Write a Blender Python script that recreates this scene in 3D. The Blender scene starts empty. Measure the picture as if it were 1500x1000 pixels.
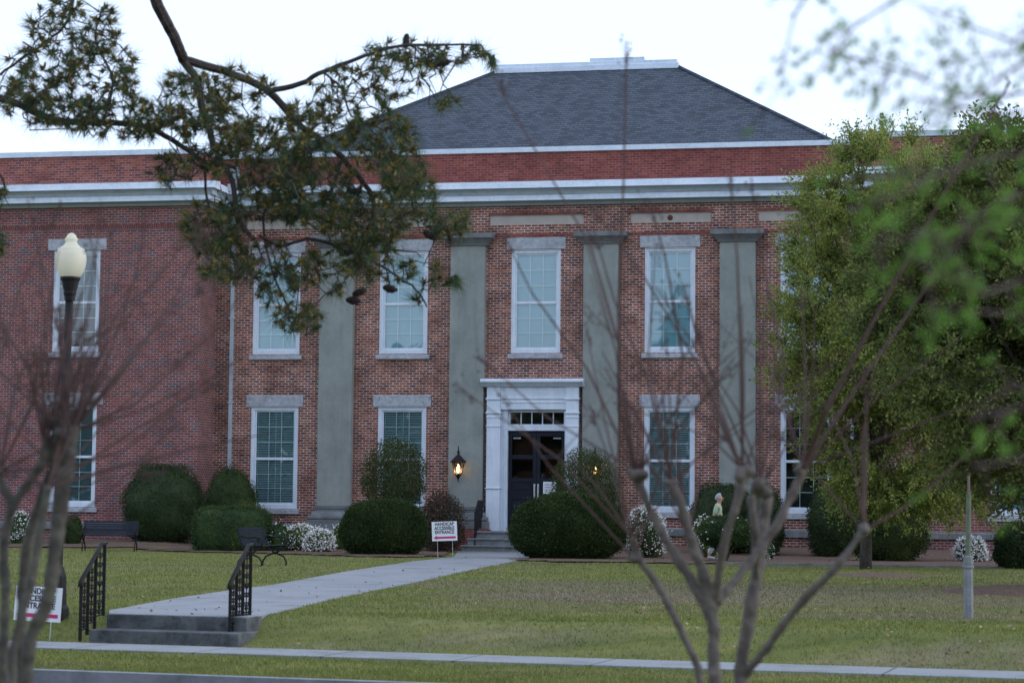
import bpy, math, random
import numpy as np
from mathutils import Vector, Matrix
random.seed(7); RNG = np.random.default_rng(11)
PI = math.pi
scn = bpy.context.scene
COL = scn.collection
# ------------------------------------------------------------------ camera model
FPX, CZ, TILT, ROLL = 3200.0, 1.62, math.atan(245/3200.0), 0.0095
ANG, D0 = 0.2, 68.0                      # facade turned by ANG, D0 metres away
_R0 = np.array([1., 0, 0]); _U0 = np.array([0, -math.sin(TILT), math.cos(TILT)]); _F = np.array([0, math.cos(TILT), math.sin(TILT)])
_R = math.cos(ROLL)*_R0 + math.sin(ROLL)*_U0; _U = math.cos(ROLL)*_U0 - math.sin(ROLL)*_R0
def ray(x, y): return _F + _R*(x-750)/FPX - _U*(y-500)/FPX
def at(x, y, Y):
    d = ray(x, y); k = Y/d[1]; return Vector((k*d[0], Y, k*d[2]+CZ))
def gp(x, y, z=.32):
    d = ray(x, y); k = (z-CZ)/d[2]; return Vector((k*d[0], k*d[1], z))
_g = ray(785, 745)
O = Vector((_g[0]*D0/_g[1], D0, 0))
DS = Vector((math.cos(ANG), -math.sin(ANG), 0)); NN = Vector((math.sin(ANG), math.cos(ANG), 0))
def fw(s, n, z): return O + DS*s + NN*n + Vector((0, 0, z))   # facade frame -> world
# street frame
G0 = Vector((-5.14, 25.67, 0)); SP = Vector((.954, -.2993, 0)).normalized(); SQ = Vector((.2993, .954, 0)).normalized()
def sw(p, q, z=0): return G0 + SP*p + SQ*q + Vector((0, 0, z))
def pq(x, y):
    d = Vector((x, y, 0)) - G0; return d.dot(SP), d.dot(SQ)
def sm(a, b, x):
    t = max(0., min(1., (x-a)/(b-a))); return t*t*(3-2*t)
def terr(x, y):
    p, q = pq(x, y)
    if q < -3.83 and q > -12.61: return -.17
    z = .32*sm(.12, 1.5, q)
    if q > 25:
        v = Vector((x, y, 0))-O; s = v.dot(DS); w = -v.dot(NN)-(1.5 if abs(s) > 10.4 else 0)
        z += .19*(1-sm(1.5, 7, w))*sm(1.8, 4.5, abs(s+.2))
    return z

# ------------------------------------------------------------------ object helpers
def tag(o, label=None, cat=None, group=None, kind=None):
    if label: o['label'] = label
    if cat: o['category'] = cat
    if group: o['group'] = group
    if kind: o['kind'] = kind
    return o
def empty(name, loc, label, cat, group=None, rz=0):
    o = bpy.data.objects.new(name, None); COL.objects.link(o); o.location = loc; o.rotation_euler = (0, 0, rz)
    o.empty_display_size = .2
    return tag(o, label, cat, group)
class MB:
    def __init__(s): s.v = []; s.f = []
    def quad(s, *P):
        n = len(s.v); s.v += [tuple(p) for p in P]; s.f.append(tuple(range(n, n+len(P))))
    def box(s, x0, x1, y0, y1, z0, z1):
        n = len(s.v)
        s.v += [(x, y, z) for z in (z0, z1) for x, y in ((x0, y0), (x1, y0), (x1, y1), (x0, y1))]
        s.f += [tuple(n+i for i in f) for f in ((3, 2, 1, 0), (4, 5, 6, 7), (0, 1, 5, 4), (1, 2, 6, 5), (2, 3, 7, 6), (3, 0, 4, 7))]
    def prism(s, poly, x0, x1):          # poly of (y,z) extruded in x
        n = len(s.v); k = len(poly)
        s.v += [(x0, y, z) for y, z in poly]+[(x1, y, z) for y, z in poly]
        s.f.append(tuple(range(n, n+k))); s.f.append(tuple(range(n+2*k-1, n+k-1, -1)))
        for i in range(k): s.f.append((n+i, n+k+i, n+k+(i+1) % k, n+(i+1) % k))
    def slab(s, poly, z0, z1):            # poly of (x,y)
        n = len(s.v); k = len(poly)
        s.v += [(x, y, z0) for x, y in poly]+[(x, y, z1) for x, y in poly]
        s.f.append(tuple(range(n+k-1, n-1, -1))); s.f.append(tuple(range(n+k, n+2*k)))
        for i in range(k): s.f.append((n+i, n+(i+1) % k, n+k+(i+1) % k, n+k+i))
    def tube(s, pts, rad, n=6, cap=True):
        pts = [Vector(p) for p in pts]
        if not hasattr(rad, '__len__'): rad = [rad]*len(pts)
        b = len(s.v); up = None
        for i, p in enumerate(pts):
            t = (pts[min(i+1, len(pts)-1)]-pts[max(i-1, 0)])
            t = t.normalized() if t.length > 1e-9 else Vector((0, 0, 1))
            if up is None: up = t.orthogonal().normalized()
            up = (up-t*up.dot(t)); up = up.normalized() if up.length > 1e-6 else t.orthogonal().normalized()
            w = t.cross(up)
            for k in range(n):
                a = 2*PI*k/n; s.v.append(tuple(p+(up*math.cos(a)+w*math.sin(a))*rad[i]))
        for i in range(len(pts)-1):
            for k in range(n):
                k2 = (k+1) % n
                s.f.append((b+i*n+k, b+i*n+k2, b+(i+1)*n+k2, b+(i+1)*n+k))
        if cap and n > 3:
            s.f.append(tuple(b+k for k in range(n-1, -1, -1))); e = b+(len(pts)-1)*n; s.f.append(tuple(e+k for k in range(n)))
    def lathe(s, prof, c=(0, 0, 0), n=16, jit=0):
        b = len(s.v)
        for r, z in prof:
            for k in range(n):
                a = 2*PI*(k+.5)/n; j = 1+random.uniform(-jit, jit)
                s.v.append((c[0]+r*j*math.cos(a), c[1]+r*j*math.sin(a), c[2]+z))
        for i in range(len(prof)-1):
            for k in range(n):
                k2 = (k+1) % n; s.f.append((b+i*n+k, b+i*n+k2, b+(i+1)*n+k2, b+(i+1)*n+k))
        s.f.append(tuple(b+k for k in range(n-1, -1, -1))); e = b+(len(prof)-1)*n; s.f.append(tuple(e+k for k in range(n)))
    def build(s, name, m, parent=None, smooth=False, bevel=0):
        me = bpy.data.meshes.new(name); me.from_pydata(s.v, [], s.f); me.update()
        if smooth: me.polygons.foreach_set('use_smooth', [True]*len(me.polygons))
        o = bpy.data.objects.new(name, me); COL.objects.link(o); me.materials.append(m)
        if parent: o.parent = parent
        if bevel:
            b = o.modifiers.new('b', 'BEVEL'); b.width = bevel; b.segments = 2; b.limit_method = 'ANGLE'
        return o
def npmesh(name, V, k, m, parent=None):
    """V: (N*k,3) vertices, each k in turn a face"""
    me = bpy.data.meshes.new(name); nv = len(V); nf = nv//k
    me.vertices.add(nv); me.vertices.foreach_set('co', np.ascontiguousarray(V, dtype=np.float32).ravel())
    me.loops.add(nv); me.loops.foreach_set('vertex_index', np.arange(nv, dtype=np.int32))
    me.polygons.add(nf); me.polygons.foreach_set('loop_start', np.arange(0, nv, k, dtype=np.int32))
    me.update(calc_edges=True); me.validate()
    o = bpy.data.objects.new(name, me); COL.objects.link(o); me.materials.append(m)
    if parent: o.parent = parent
    return o
def unit(a): return a/np.maximum(np.linalg.norm(a, axis=1, keepdims=True), 1e-9)
def leaves(P, Dr, L, Wd, spread=1.):
    """rhombic leaves at P pointing along Dr (+ random)"""
    n = len(P); d = unit(Dr+RNG.normal(0, spread, (n, 3))); r = unit(np.cross(d, RNG.normal(0, 1, (n, 3))))
    L = (L*RNG.uniform(.6, 1.25, (n, 1))); w = (Wd*RNG.uniform(.7, 1.2, (n, 1)))
    nn = np.cross(d, r)
    a = P; b = P+d*L*.45+r*w*.5+nn*w*.12; c = P+d*L; e = P+d*L*.45-r*w*.5+nn*w*.12
    return np.stack([a, b, c, e], 1).reshape(-1, 3)

# ------------------------------------------------------------------ materials
def new_mat(name):
    m = bpy.data.materials.new(name); m.use_nodes = True; nt = m.node_tree
    return m, nt, nt.nodes, nt.links, nt.nodes['Principled BSDF']
def ramp(N, stops):
    r = N.new('ShaderNodeValToRGB'); e = r.color_ramp.elements
    while len(e) > 1: e.remove(e[0])
    e[0].position = stops[0][0]; e[0].color = (*stops[0][1], 1)
    for p, c in stops[1:]:
        x = e.new(p); x.color = (*c, 1)
    return r
def mixc(N, L, a, b, fac, typ='MIX'):
    m = N.new('ShaderNodeMix'); m.data_type = 'RGBA'; m.blend_type = typ
    for sock, v in ((m.inputs[6], a), (m.inputs[7], b), (m.inputs[0], fac)):
        if isinstance(v, (int, float)): sock.default_value = v
        elif isinstance(v, tuple): sock.default_value = (*v, 1)
        else: L.new(v, sock)
    return m.outputs[2]
def noise(N, L, scale, detail=4, vec=None, rough=.6):
    n = N.new('ShaderNodeTexNoise'); n.inputs['Scale'].default_value = scale; n.inputs['Detail'].default_value = detail
    n.inputs['Roughness'].default_value = rough
    if vec is None:
        t = N.new('ShaderNodeTexCoord'); vec = t.outputs['Object']
    L.new(vec, n.inputs['Vector']); return n.outputs[0]
def plain(name, c, c2=None, scale=3, rough=.7, metal=0, bump=0, bscale=30, spec=.5):
    m, nt, N, L, B = new_mat(name)
    c2 = c2 or tuple(x*.8 for x in c)
    r = ramp(N, [(.3, c), (.7, c2)]); L.new(noise(N, L, scale), r.inputs[0]); L.new(r.outputs[0], B.inputs['Base Color'])
    B.inputs['Roughness'].default_value = rough; B.inputs['Metallic'].default_value = metal
    B.inputs['Specular IOR Level'].default_value = spec
    if bump:
        b = N.new('ShaderNodeBump'); b.inputs['Strength'].default_value = bump; b.inputs['Distance'].default_value = .02
        L.new(noise(N, L, bscale, 6), b.inputs['Height']); L.new(b.outputs[0], B.inputs['Normal'])
    return m
def brick_mat(name, stops, mortar, msize=.011, stain=.25, row=.0785, bw=.215, ax=None):
    m, nt, N, L, B = new_mat(name)
    t = N.new('ShaderNodeTexCoord'); sp = N.new('ShaderNodeSeparateXYZ'); L.new(t.outputs['Object'], sp.inputs[0])
    ad = N.new('ShaderNodeMath'); L.new(sp.outputs[ax or 0], ad.inputs[0])
    if ax is None: L.new(sp.outputs[1], ad.inputs[1])
    else: ad.inputs[1].default_value = 0
    cb = N.new('ShaderNodeCombineXYZ'); L.new(ad.outputs[0], cb.inputs[0]); L.new(sp.outputs[2], cb.inputs[1])
    # uneven courses
    nz = N.new('ShaderNodeTexNoise'); nz.inputs['Scale'].default_value = 2.5; nz.inputs['Detail'].default_value = 3; L.new(cb.outputs[0], nz.inputs['Vector'])
    vm = N.new('ShaderNodeVectorMath'); vm.operation = 'SCALE'; vm.inputs[3].default_value = .02 if ax is None else 0; L.new(nz.outputs['Color'], vm.inputs[0])
    va = N.new('ShaderNodeVectorMath'); L.new(cb.outputs[0], va.inputs[0]); L.new(vm.outputs[0], va.inputs[1])
    b = N.new('ShaderNodeTexBrick'); L.new(va.outputs[0], b.inputs['Vector'])
    b.inputs['Color1'].default_value = (0, 0, 0, 1); b.inputs['Color2'].default_value = (1, 1, 1, 1); b.inputs['Mortar'].default_value = (.5, .5, .5, 1)
    b.inputs['Scale'].default_value = 1; b.inputs['Mortar Size'].default_value = msize; b.inputs['Mortar Smooth'].default_value = .25
    b.inputs['Brick Width'].default_value = bw; b.inputs['Row Height'].default_value = row; b.inputs['Bias'].default_value = 0
    r = ramp(N, stops); L.new(b.outputs['Color'], r.inputs[0])
    mr = ramp(N, [(.35, mortar), (.68, tuple(x*.5 for x in mortar))]); L.new(noise(N, L, 1.7, 5, va.outputs[0]), mr.inputs[0])
    c = mixc(N, L, r.outputs[0], mr.outputs[0], b.outputs['Fac'])
    st = ramp(N, [(.33, (1-stain,)*3), (.55, (1, 1, 1)), (.75, (1+stain*.5,)*3)]); L.new(noise(N, L, .9, 8, va.outputs[0], .7), st.inputs[0])
    c = mixc(N, L, c, st.outputs[0], 1.0, 'MULTIPLY')
    L.new(c, B.inputs['Base Color']); B.inputs['Roughness'].default_value = .9; B.inputs['Specular IOR Level'].default_value = .2
    bp = N.new('ShaderNodeBump'); bp.invert = True; bp.inputs['Strength'].default_value = .6; bp.inputs['Distance'].default_value = .008
    L.new(b.outputs['Fac'], bp.inputs['Height']); L.new(bp.outputs[0], B.inputs['Normal'])
    return m
def leaf_mat(name, stops, trans=.3, rough=.6):
    m, nt, N, L, B = new_mat(name)
    g = N.new('ShaderNodeNewGeometry'); n1 = noise(N, L, 1.3, 3)
    mx = N.new('ShaderNodeMath'); mx.operation = 'MULTIPLY_ADD'; mx.inputs[1].default_value = .55
    L.new(g.outputs['Random Per Island'], mx.inputs[0])
    m2 = N.new('ShaderNodeMath'); m2.operation = 'MULTIPLY_ADD'; m2.inputs[1].default_value = 1.1; m2.inputs[2].default_value = -.32; L.new(n1, m2.inputs[0])
    L.new(m2.outputs[0], mx.inputs[2])
    r = ramp(N, stops); L.new(mx.outputs[0], r.inputs[0]); L.new(r.outputs[0], B.inputs['Base Color'])
    B.inputs['Roughness'].default_value = rough; B.inputs['Specular IOR Level'].default_value = .12
    if trans:
        T = N.new('ShaderNodeBsdfTranslucent'); L.new(r.outputs[0], T.inputs[0]); M = N.new('ShaderNodeMixShader'); M.inputs[0].default_value = trans
        L.new(B.outputs[0], M.inputs[1]); L.new(T.outputs[0], M.inputs[2]); L.new(M.outputs[0], N['Material Output'].inputs[0])
    return m
def glass_mat(name, refl, tint, rough=.02):
    m, nt, N, L, B = new_mat(name); N.remove(B)
    tr = N.new('ShaderNodeBsdfTransparent'); tr.inputs[0].default_value = (*tint, 1)
    gl = N.new('ShaderNodeBsdfGlossy'); gl.inputs['Roughness'].default_value = rough; gl.inputs[0].default_value = (.95, .97, 1, 1)
    M = N.new('ShaderNodeMixShader'); lw = N.new('ShaderNodeLayerWeight'); lw.inputs[0].default_value = .3
    ma = N.new('ShaderNodeMath'); ma.inputs[1].default_value = refl; L.new(lw.outputs['Fresnel'], ma.inputs[0])
    L.new(ma.outputs[0], M.inputs[0]); L.new(tr.outputs[0], M.inputs[1]); L.new(gl.outputs[0], M.inputs[2]); L.new(M.outputs[0], N['Material Output'].inputs[0])
    b = N.new('ShaderNodeBump'); b.inputs['Strength'].default_value = .12; b.inputs['Distance'].default_value = .02; L.new(noise(N, L, 1.2, 1), b.inputs['Height']); L.new(b.outputs[0], gl.inputs['Normal'])
    return m
def emis(name, c, s):
    m, nt, N, L, B = new_mat(name); B.inputs['Base Color'].default_value = (*c, 1); B.inputs['Emission Color'].default_value = (*c, 1); B.inputs['Emission Strength'].default_value = s
    return m

M = {}
M['old_brick'] = brick_mat('old_brick', [(0, (.09, .032, .03)), (.2, (.18, .050, .036)), (.6, (.26, .070, .040)), (.85, (.34, .118, .062)), (1, (.21, .07, .048))], (.64, .56, .52), .0122, .45)
M['new_brick'] = brick_mat('new_brick', [(0, (.10, .085, .10)), (.08, (.13, .075, .085)), (.18, (.16, .05, .05)), (.6, (.21, .06, .055)), (1, (.28, .085, .07))], (.42, .38, .38), .0095, .2)
M['red_brick'] = brick_mat('red_brick', [(0, (.17, .045, .04)), (.5, (.23, .055, .045)), (1, (.29, .08, .06))], (.34, .20, .19), .009, .2)
M['wing_top'] = brick_mat('wing_top_brick', [(0, (.12, .05, .055)), (.2, (.18, .05, .045)), (.6, (.26, .068, .052)), (1, (.34, .11, .07))], (.40, .30, .29), .009, .2)
M['band_brick'] = brick_mat('band_brick', [(0, (.12, .045, .045)), (1, (.21, .06, .052))], (.28, .2, .2), .009, .2, bw=.075, row=.16)
M['stucco'] = plain('stucco', (.29, .31, .29), (.21, .23, .215), 1.2, .95, bump=.4, bscale=18)
M['stucco_dark'] = plain('stucco_dark', (.21, .225, .23), (.12, .13, .135), 2.2, .95, bump=.4, bscale=18)
M['granite'] = plain('granite', (.46, .48, .52), (.30, .32, .36), 7, .8, bump=.5, bscale=40)
M['panel_stone'] = plain('panel_stone', (.46, .42, .38), (.36, .325, .295), 2.5, .9)
M['white'] = plain('white_paint', (.66, .72, .80), (.56, .63, .72), 2.0, .45)
M['metal_white'] = plain('white_flashing', (.66, .74, .84), (.55, .63, .73), 1.5, .35)
M['grey_trim'] = plain('grey_trim', (.30, .34, .35), (.25, .29, .30), 2, .6)
M['cornice_grey'] = plain('cornice_grey', (.42, .48, .53), (.35, .41, .46), 2, .5)
M['shade'] = plain('window_shade', (.34, .58, .66), (.30, .52, .60), 1.2, .8)
M['blind'] = plain('blind_slat', (.50, .68, .72), (.40, .56, .60), 2, .6)
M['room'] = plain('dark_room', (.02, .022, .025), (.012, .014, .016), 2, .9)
M['glass'] = glass_mat('window_glass', .10, (.88, .97, .97))
M['door_glass'] = glass_mat('door_glass', .02, (.55, .5, .48))
M['black_door'] = plain('black_paint', (.011, .015, .025), (.008, .011, .019), 3, .5, spec=.18)
M['black_iron'] = plain('black_iron', (.013, .013, .016), (.022, .02, .02), 9, .5, spec=.15)
M['steel'] = plain('steel', (.6, .62, .65), (.5, .52, .55), 9, .3, 1)
M['wood_warm'] = plain('hall_wood', (.10, .035, .018), (.05, .018, .01), 2, .6)
M['concrete'] = plain('step_concrete', (.26, .275, .29), (.15, .165, .175), 2.2, .9, bump=.3)
M['old_concrete'] = plain('weathered_step', (.13, .14, .145), (.05, .055, .06), 4, .95, bump=.4, bscale=14)
M['bark'] = plain('bark', (.10, .085, .075), (.045, .038, .034), 14, .95, bump=.8, bscale=25)
M['pine_bark'] = plain('pine_bark', (.075, .055, .05), (.03, .022, .022), 22, .95, bump=.9, bscale=40)
M['myrtle'] = plain('smooth_bark', (.15, .125, .11), (.06, .048, .044), 14, .8, bump=.2)
M['bark_dark'] = plain('mossy_bark', (.105, .098, .08), (.035, .03, .028), 13, .85, bump=.3)
M['shoot'] = plain('shoot_bark', (.09, .05, .045), (.06, .032, .032), 6, .8)
M['seed'] = plain('seed_pod', (.075, .035, .035), (.05, .025, .025), 8, .9)
M['cone'] = plain('pine_cone', (.045, .028, .025), (.02, .012, .012), 40, .9)
M['needle'] = leaf_mat('pine_needle', [(0, (.03, .06, .03)), (.5, (.06, .10, .042)), (1, (.12, .155, .06))], .2, .5)
M['bud'] = leaf_mat('pine_bud', [(0, (.16, .11, .03)), (1, (.26, .19, .06))], .1)
M['box_leaf'] = leaf_mat('clipped_leaf', [(0, (.014, .028, .010)), (.5, (.036, .060, .020)), (.85, (.07, .10, .032)), (1, (.12, .14, .045))], .15)
M['holly_leaf'] = leaf_mat('dark_leaf', [(0, (.014, .028, .012)), (.5, (.030, .050, .02)), (1, (.06, .085, .032))], .12, .45)
M['hedge_leaf'] = leaf_mat('hedge_leaf', [(0, (.02, .045, .02)), (.5, (.045, .08, .03)), (.8, (.08, .12, .035)), (1, (.15, .17, .04))], .2)
M['open_leaf'] = leaf_mat('sparse_leaf', [(0, (.03, .045, .02)), (.5, (.06, .085, .03)), (.8, (.11, .11, .045)), (1, (.14, .085, .05))], .25)
M['red_leaf'] = leaf_mat('reddish_leaf', [(0, (.035, .045, .025)), (.5, (.07, .06, .04)), (.8, (.12, .06, .05)), (1, (.17, .06, .05))], .25)
M['lime_leaf'] = leaf_mat('lime_leaf', [(0, (.05, .08, .02)), (.6, (.11, .14, .03)), (1, (.2, .2, .06))], .3)
M['oak_leaf'] = leaf_mat('olive_leaf', [(0, (.06, .075, .02)), (.25, (.16, .20, .05)), (.6, (.31, .37, .095)), (.93, (.42, .38, .11)), (1, (.46, .22, .05))], .5)
M['oak2_leaf'] = leaf_mat('deep_green_leaf', [(0, (.03, .05, .02)), (.5, (.06, .09, .03)), (.9, (.12, .15, .045)), (1, (.22, .14, .04))], .3)
M['oak3_leaf'] = leaf_mat('mid_green_leaf', [(0, (.045, .07, .02)), (.45, (.13, .17, .045)), (.8, (.25, .28, .075)), (1, (.30, .2, .05))], .35)
M['near_leaf'] = leaf_mat('young_leaf', [(0, (.07, .14, .03)), (.5, (.13, .26, .045)), (1, (.2, .36, .07))], .45)
M['flower'] = plain('white_blossom', (.80, .80, .78), (.7, .7, .7), 8, .7)
def grass_mat(name, blade):
    m, nt, N, L, B = new_mat(name)
    t = N.new('ShaderNodeTexCoord'); mp = N.new('ShaderNodeMapping'); mp.inputs['Rotation'].default_value = (0, 0, .25); mp.inputs['Scale'].default_value = (.45, 1.1, 1); L.new(t.outputs['Object'], mp.inputs[0])
    g = ramp(N, [(.32, (.125, .155, .043)), (.55, (.205, .225, .066)), (.7, (.29, .285, .10))]); L.new(noise(N, L, 1.8, 6, mp.outputs[0], .7), g.inputs[0])
    d = ramp(N, [(.35, (.25, .205, .155)), (.65, (.17, .135, .10))]); L.new(noise(N, L, 6, 5, mp.outputs[0]), d.inputs[0])
    k = ramp(N, [(.50, (0, 0, 0)), (.64, (1, 1, 1))]); L.new(noise(N, L, .33, 7, mp.outputs[0], .72), k.inputs[0])
    # a worn band across the lawn
    sp = N.new('ShaderNodeSeparateXYZ'); L.new(t.outputs['Object'], sp.inputs[0])
    bx = ramp(N, [(.0, (0, 0, 0)), (.3, (1, 1, 1)), (1., (1, 1, 1))]); mr = N.new('ShaderNodeMapRange'); mr.inputs[1].default_value = -1.5; mr.inputs[2].default_value = 6; L.new(sp.outputs[0], mr.inputs[0]); L.new(mr.outputs[0], bx.inputs[0])
    by = ramp(N, [(.0, (0, 0, 0)), (.35, (1, 1, 1)), (.6, (1, 1, 1)), (1., (0, 0, 0))]); mr2 = N.new('ShaderNodeMapRange'); mr2.inputs[1].default_value = 26.5; mr2.inputs[2].default_value = 42; L.new(sp.outputs[1], mr2.inputs[0]); L.new(mr2.outputs[0], by.inputs[0])
    band = mixc(N, L, bx.outputs[0], by.outputs[0], 1., 'MULTIPLY')
    n2 = ramp(N, [(.34, (.1, .1, .1)), (.52, (1, 1, 1))]); L.new(noise(N, L, .8, 7, mp.outputs[0], .75), n2.inputs[0])
    band = mixc(N, L, band, n2.outputs[0], 1., 'MULTIPLY'); band = mixc(N, L, band, (.8, .8, .8), 1., 'MULTIPLY')
    ks = mixc(N, L, k.outputs[0], .5 if False else (.55, .55, .55), 1., 'MULTIPLY')
    f = mixc(N, L, ks, band, 1., 'ADD')
    if blade:
        gi = N.new('ShaderNodeNewGeometry'); dk = ramp(N, [(0, (.75, .8, .7)), (.6, (1, 1, 1)), (1, (1.25, 1.2, 1.1))]); L.new(gi.outputs['Random Per Island'], dk.inputs[0])
        gc = mixc(N, L, g.outputs[0], dk.outputs[0], 1., 'MULTIPLY')
    else: gc = mixc(N, L, g.outputs[0], (.75, .72, .7), 1., 'MULTIPLY')
    c = mixc(N, L, gc, d.outputs[0], f)
    L.new(c, B.inputs['Base Color']); B.inputs['Roughness'].default_value = .9; B.inputs['Specular IOR Level'].default_value = .15
    return m
M['lawn'] = grass_mat('lawn_ground', False); M['blade'] = grass_mat('grass_blade', True)
def walk_mat(name, c, joint=1.5, rowh=90, rot=.304):
    m, nt, N, L, B = new_mat(name)
    r = ramp(N, [(.3, tuple(x*1.05 for x in c)), (.5, c), (.68, tuple(x*.66 for x in c))]); L.new(noise(N, L, 1.1, 8, None, .7), r.inputs[0])
    r2 = ramp(N, [(.3, (.85,)*3), (.7, (1.1,)*3)]); L.new(noise(N, L, 30, 4), r2.inputs[0])
    cc = mixc(N, L, r.outputs[0], r2.outputs[0], 1., 'MULTIPLY')
    t = N.new('ShaderNodeTexCoord'); mp = N.new('ShaderNodeMapping'); mp.inputs['Rotation'].default_value = (0, 0, rot); L.new(t.outputs['Object'], mp.inputs[0])
    b = N.new('ShaderNodeTexBrick'); b.offset = 0; b.inputs['Scale'].default_value = 1; b.inputs['Brick Width'].default_value = joint; b.inputs['Row Height'].default_value = rowh; b.inputs['Mortar Size'].default_value = .016
    L.new(mp.outputs[0], b.inputs['Vector'])
    jf = N.new('ShaderNodeMath'); jf.operation = 'MULTIPLY'; jf.inputs[1].default_value = .75; L.new(b.outputs['Fac'], jf.inputs[0])
    cc = mixc(N, L, cc, (.05, .05, .05), jf.outputs[0])
    L.new(cc, B.inputs['Base Color']); B.inputs['Roughness'].default_value = .9
    return m
M['walk'] = walk_mat('sidewalk_concrete', (.25, .262, .275)); M['path'] = walk_mat('path_concrete', (.25, .26, .28), 90, 2.1, .05)
M['kerb'] = plain('kerb_concrete', (.26, .27, .29), (.13, .14, .15), 3, .9, bump=.3)
M['asphalt'] = plain('asphalt', (.05, .05, .055), (.035, .035, .04), 20, .9, bump=.4, bscale=80)
def mulch_mat():
    m, nt, N, L, B = new_mat('mulch')
    r = ramp(N, [(.3, (.06, .036, .026)), (.5, (.13, .08, .058)), (.62, (.20, .13, .095)), (.72, (.32, .24, .18))]); L.new(noise(N, L, 14, 8, None, .8), r.inputs[0])
    L.new(r.outputs[0], B.inputs['Base Color']); B.inputs['Roughness'].default_value = 1
    b = N.new('ShaderNodeBump'); b.inputs['Strength'].default_value = 1; b.inputs['Distance'].default_value = .05; L.new(noise(N, L, 18, 6), b.inputs['Height']); L.new(b.outputs[0], B.inputs['Normal'])
    return m
M['mulch'] = mulch_mat()
SHG = [(0, (.048, .058, .076)), (.3, (.062, .075, .097)), (.5, (.076, .092, .117)), (1, (.086, .104, .132))]
M['shingle'] = brick_mat('roof_shingle', SHG, (.055, .062, .08), .014, .06, row=.092, bw=.24, ax=0); M['shingle_side'] = brick_mat('roof_shingle_side', SHG, (.055, .062, .08), .014, .06, row=.092, bw=.27, ax=1)
M['sign_white'] = plain('sign_white', (.78, .80, .83), (.74, .76, .8), 3, .5)
M['sign_black'] = plain('sign_black', (.03, .03, .045), None, 3, .5)
M['sign_magenta'] = plain('sign_magenta', (.55, .02, .14), (.5, .02, .12), 3, .5)

def streak(m, lo, sc=(2.2, 2.2, .22)):
    nt = m.node_tree; N, L = nt.nodes, nt.links; B = N['Principled BSDF']; src = B.inputs['Base Color'].links[0].from_socket
    t = N.new('ShaderNodeTexCoord'); mp = N.new('ShaderNodeMapping'); mp.inputs['Scale'].default_value = sc; L.new(t.outputs['Object'], mp.inputs[0])
    r = ramp(N, [(.32, (lo,)*3), (.5, (1, 1, 1)), (.75, (1.08,)*3)]); L.new(noise(N, L, 1.6, 8, mp.outputs[0], .75), r.inputs[0])
    c = mixc(N, L, src, r.outputs[0], 1., 'MULTIPLY')
    r2 = ramp(N, [(.38, (lo*1.08,)*3), (.5, (1, 1, 1))]); L.new(noise(N, L, 9, 6, None, .7), r2.inputs[0]); c = mixc(N, L, c, r2.outputs[0], 1., 'MULTIPLY'); L.new(c, B.inputs['Base Color'])
streak(M['stucco'], .86); streak(M['stucco_dark'], .8); streak(M['metal_white'], .82, (.6, 2, 3)); streak(M['cornice_grey'], .8, (.6, 2, 2)); streak(M['white'], .88)
streak(M['old_concrete'], .6, (1, 1, 2)); streak(M['concrete'], .7, (1, 1, 2)); streak(M['granite'], .72, (1, 1, 1)); streak(M['old_brick'], .72, (.5, .5, .35)); streak(M['new_brick'], .85, (.5, .5, .3)); streak(M['red_brick'], .8, (.6, .6, .6))
# ------------------------------------------------------------------ sky, sun, camera
w = bpy.data.worlds.new('World'); scn.world = w; w.use_nodes = True
nt = w.node_tree; sky = nt.nodes.new('ShaderNodeTexSky'); sky.sky_type = 'NISHITA'; sky.sun_disc = False
SUN_EL, SUN_AZ = math.radians(20), math.radians(95)      # low, off to the right, veiled
sky.sun_elevation = SUN_EL; sky.sun_rotation = SUN_AZ; sky.air_density = 1.0; sky.dust_density = 1.2; sky.ozone_density = 1.6
bg = nt.nodes['Background']; bg.inputs[1].default_value = .15; _m = nt.nodes.new('ShaderNodeMix'); _m.data_type = 'RGBA'; _m.blend_type = 'MULTIPLY'; _m.inputs[0].default_value = 1; _m.inputs[7].default_value = (.88, .98, 1.12, 1); nt.links.new(sky.outputs[0], _m.inputs[6]); 
_v = nt.nodes.new('ShaderNodeMix'); _v.data_type = 'RGBA'; _v.inputs[0].default_value = .78; _v.inputs[7].default_value = (4.0, 4.6, 5.75, 1)   # thin even cloud veil
nt.links.new(_m.outputs[2], _v.inputs[6]); nt.links.new(_v.outputs[2], bg.inputs[0])
ld = bpy.data.lights.new('sun', 'SUN'); ld.energy = .5; ld.angle = math.radians(60); ld.color = (1, .95, .9)
lo = bpy.data.objects.new('sun', ld); COL.objects.link(lo)
sd = Vector((math.sin(SUN_AZ)*math.cos(SUN_EL), math.cos(SUN_AZ)*math.cos(SUN_EL), math.sin(SUN_EL)))
lo.rotation_euler = sd.to_track_quat('Z', 'Y').to_euler(); lo.location = (0, 30, 40)
cd = bpy.data.cameras.new('camera'); cam = bpy.data.objects.new('camera', cd); COL.objects.link(cam); scn.camera = cam
cd.sensor_width = 36; cd.lens = 36*FPX/1500; cd.clip_start = .1; cd.clip_end = 2000
cam.matrix_world = Matrix(((_R[0], _U[0], -_F[0], 0), (_R[1], _U[1], -_F[1], 0), (_R[2], _U[2], -_F[2], CZ), (0, 0, 0, 1)))
cd.dof.use_dof = True; cd.dof.focus_distance = 58; cd.dof.aperture_fstop = 3.7; cd.dof.aperture_blades = 7
scn.view_settings.view_transform = 'Standard'; scn.view_settings.look = 'None'; scn.view_settings.gamma = 1
scn.view_settings.exposure = .9

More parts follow.
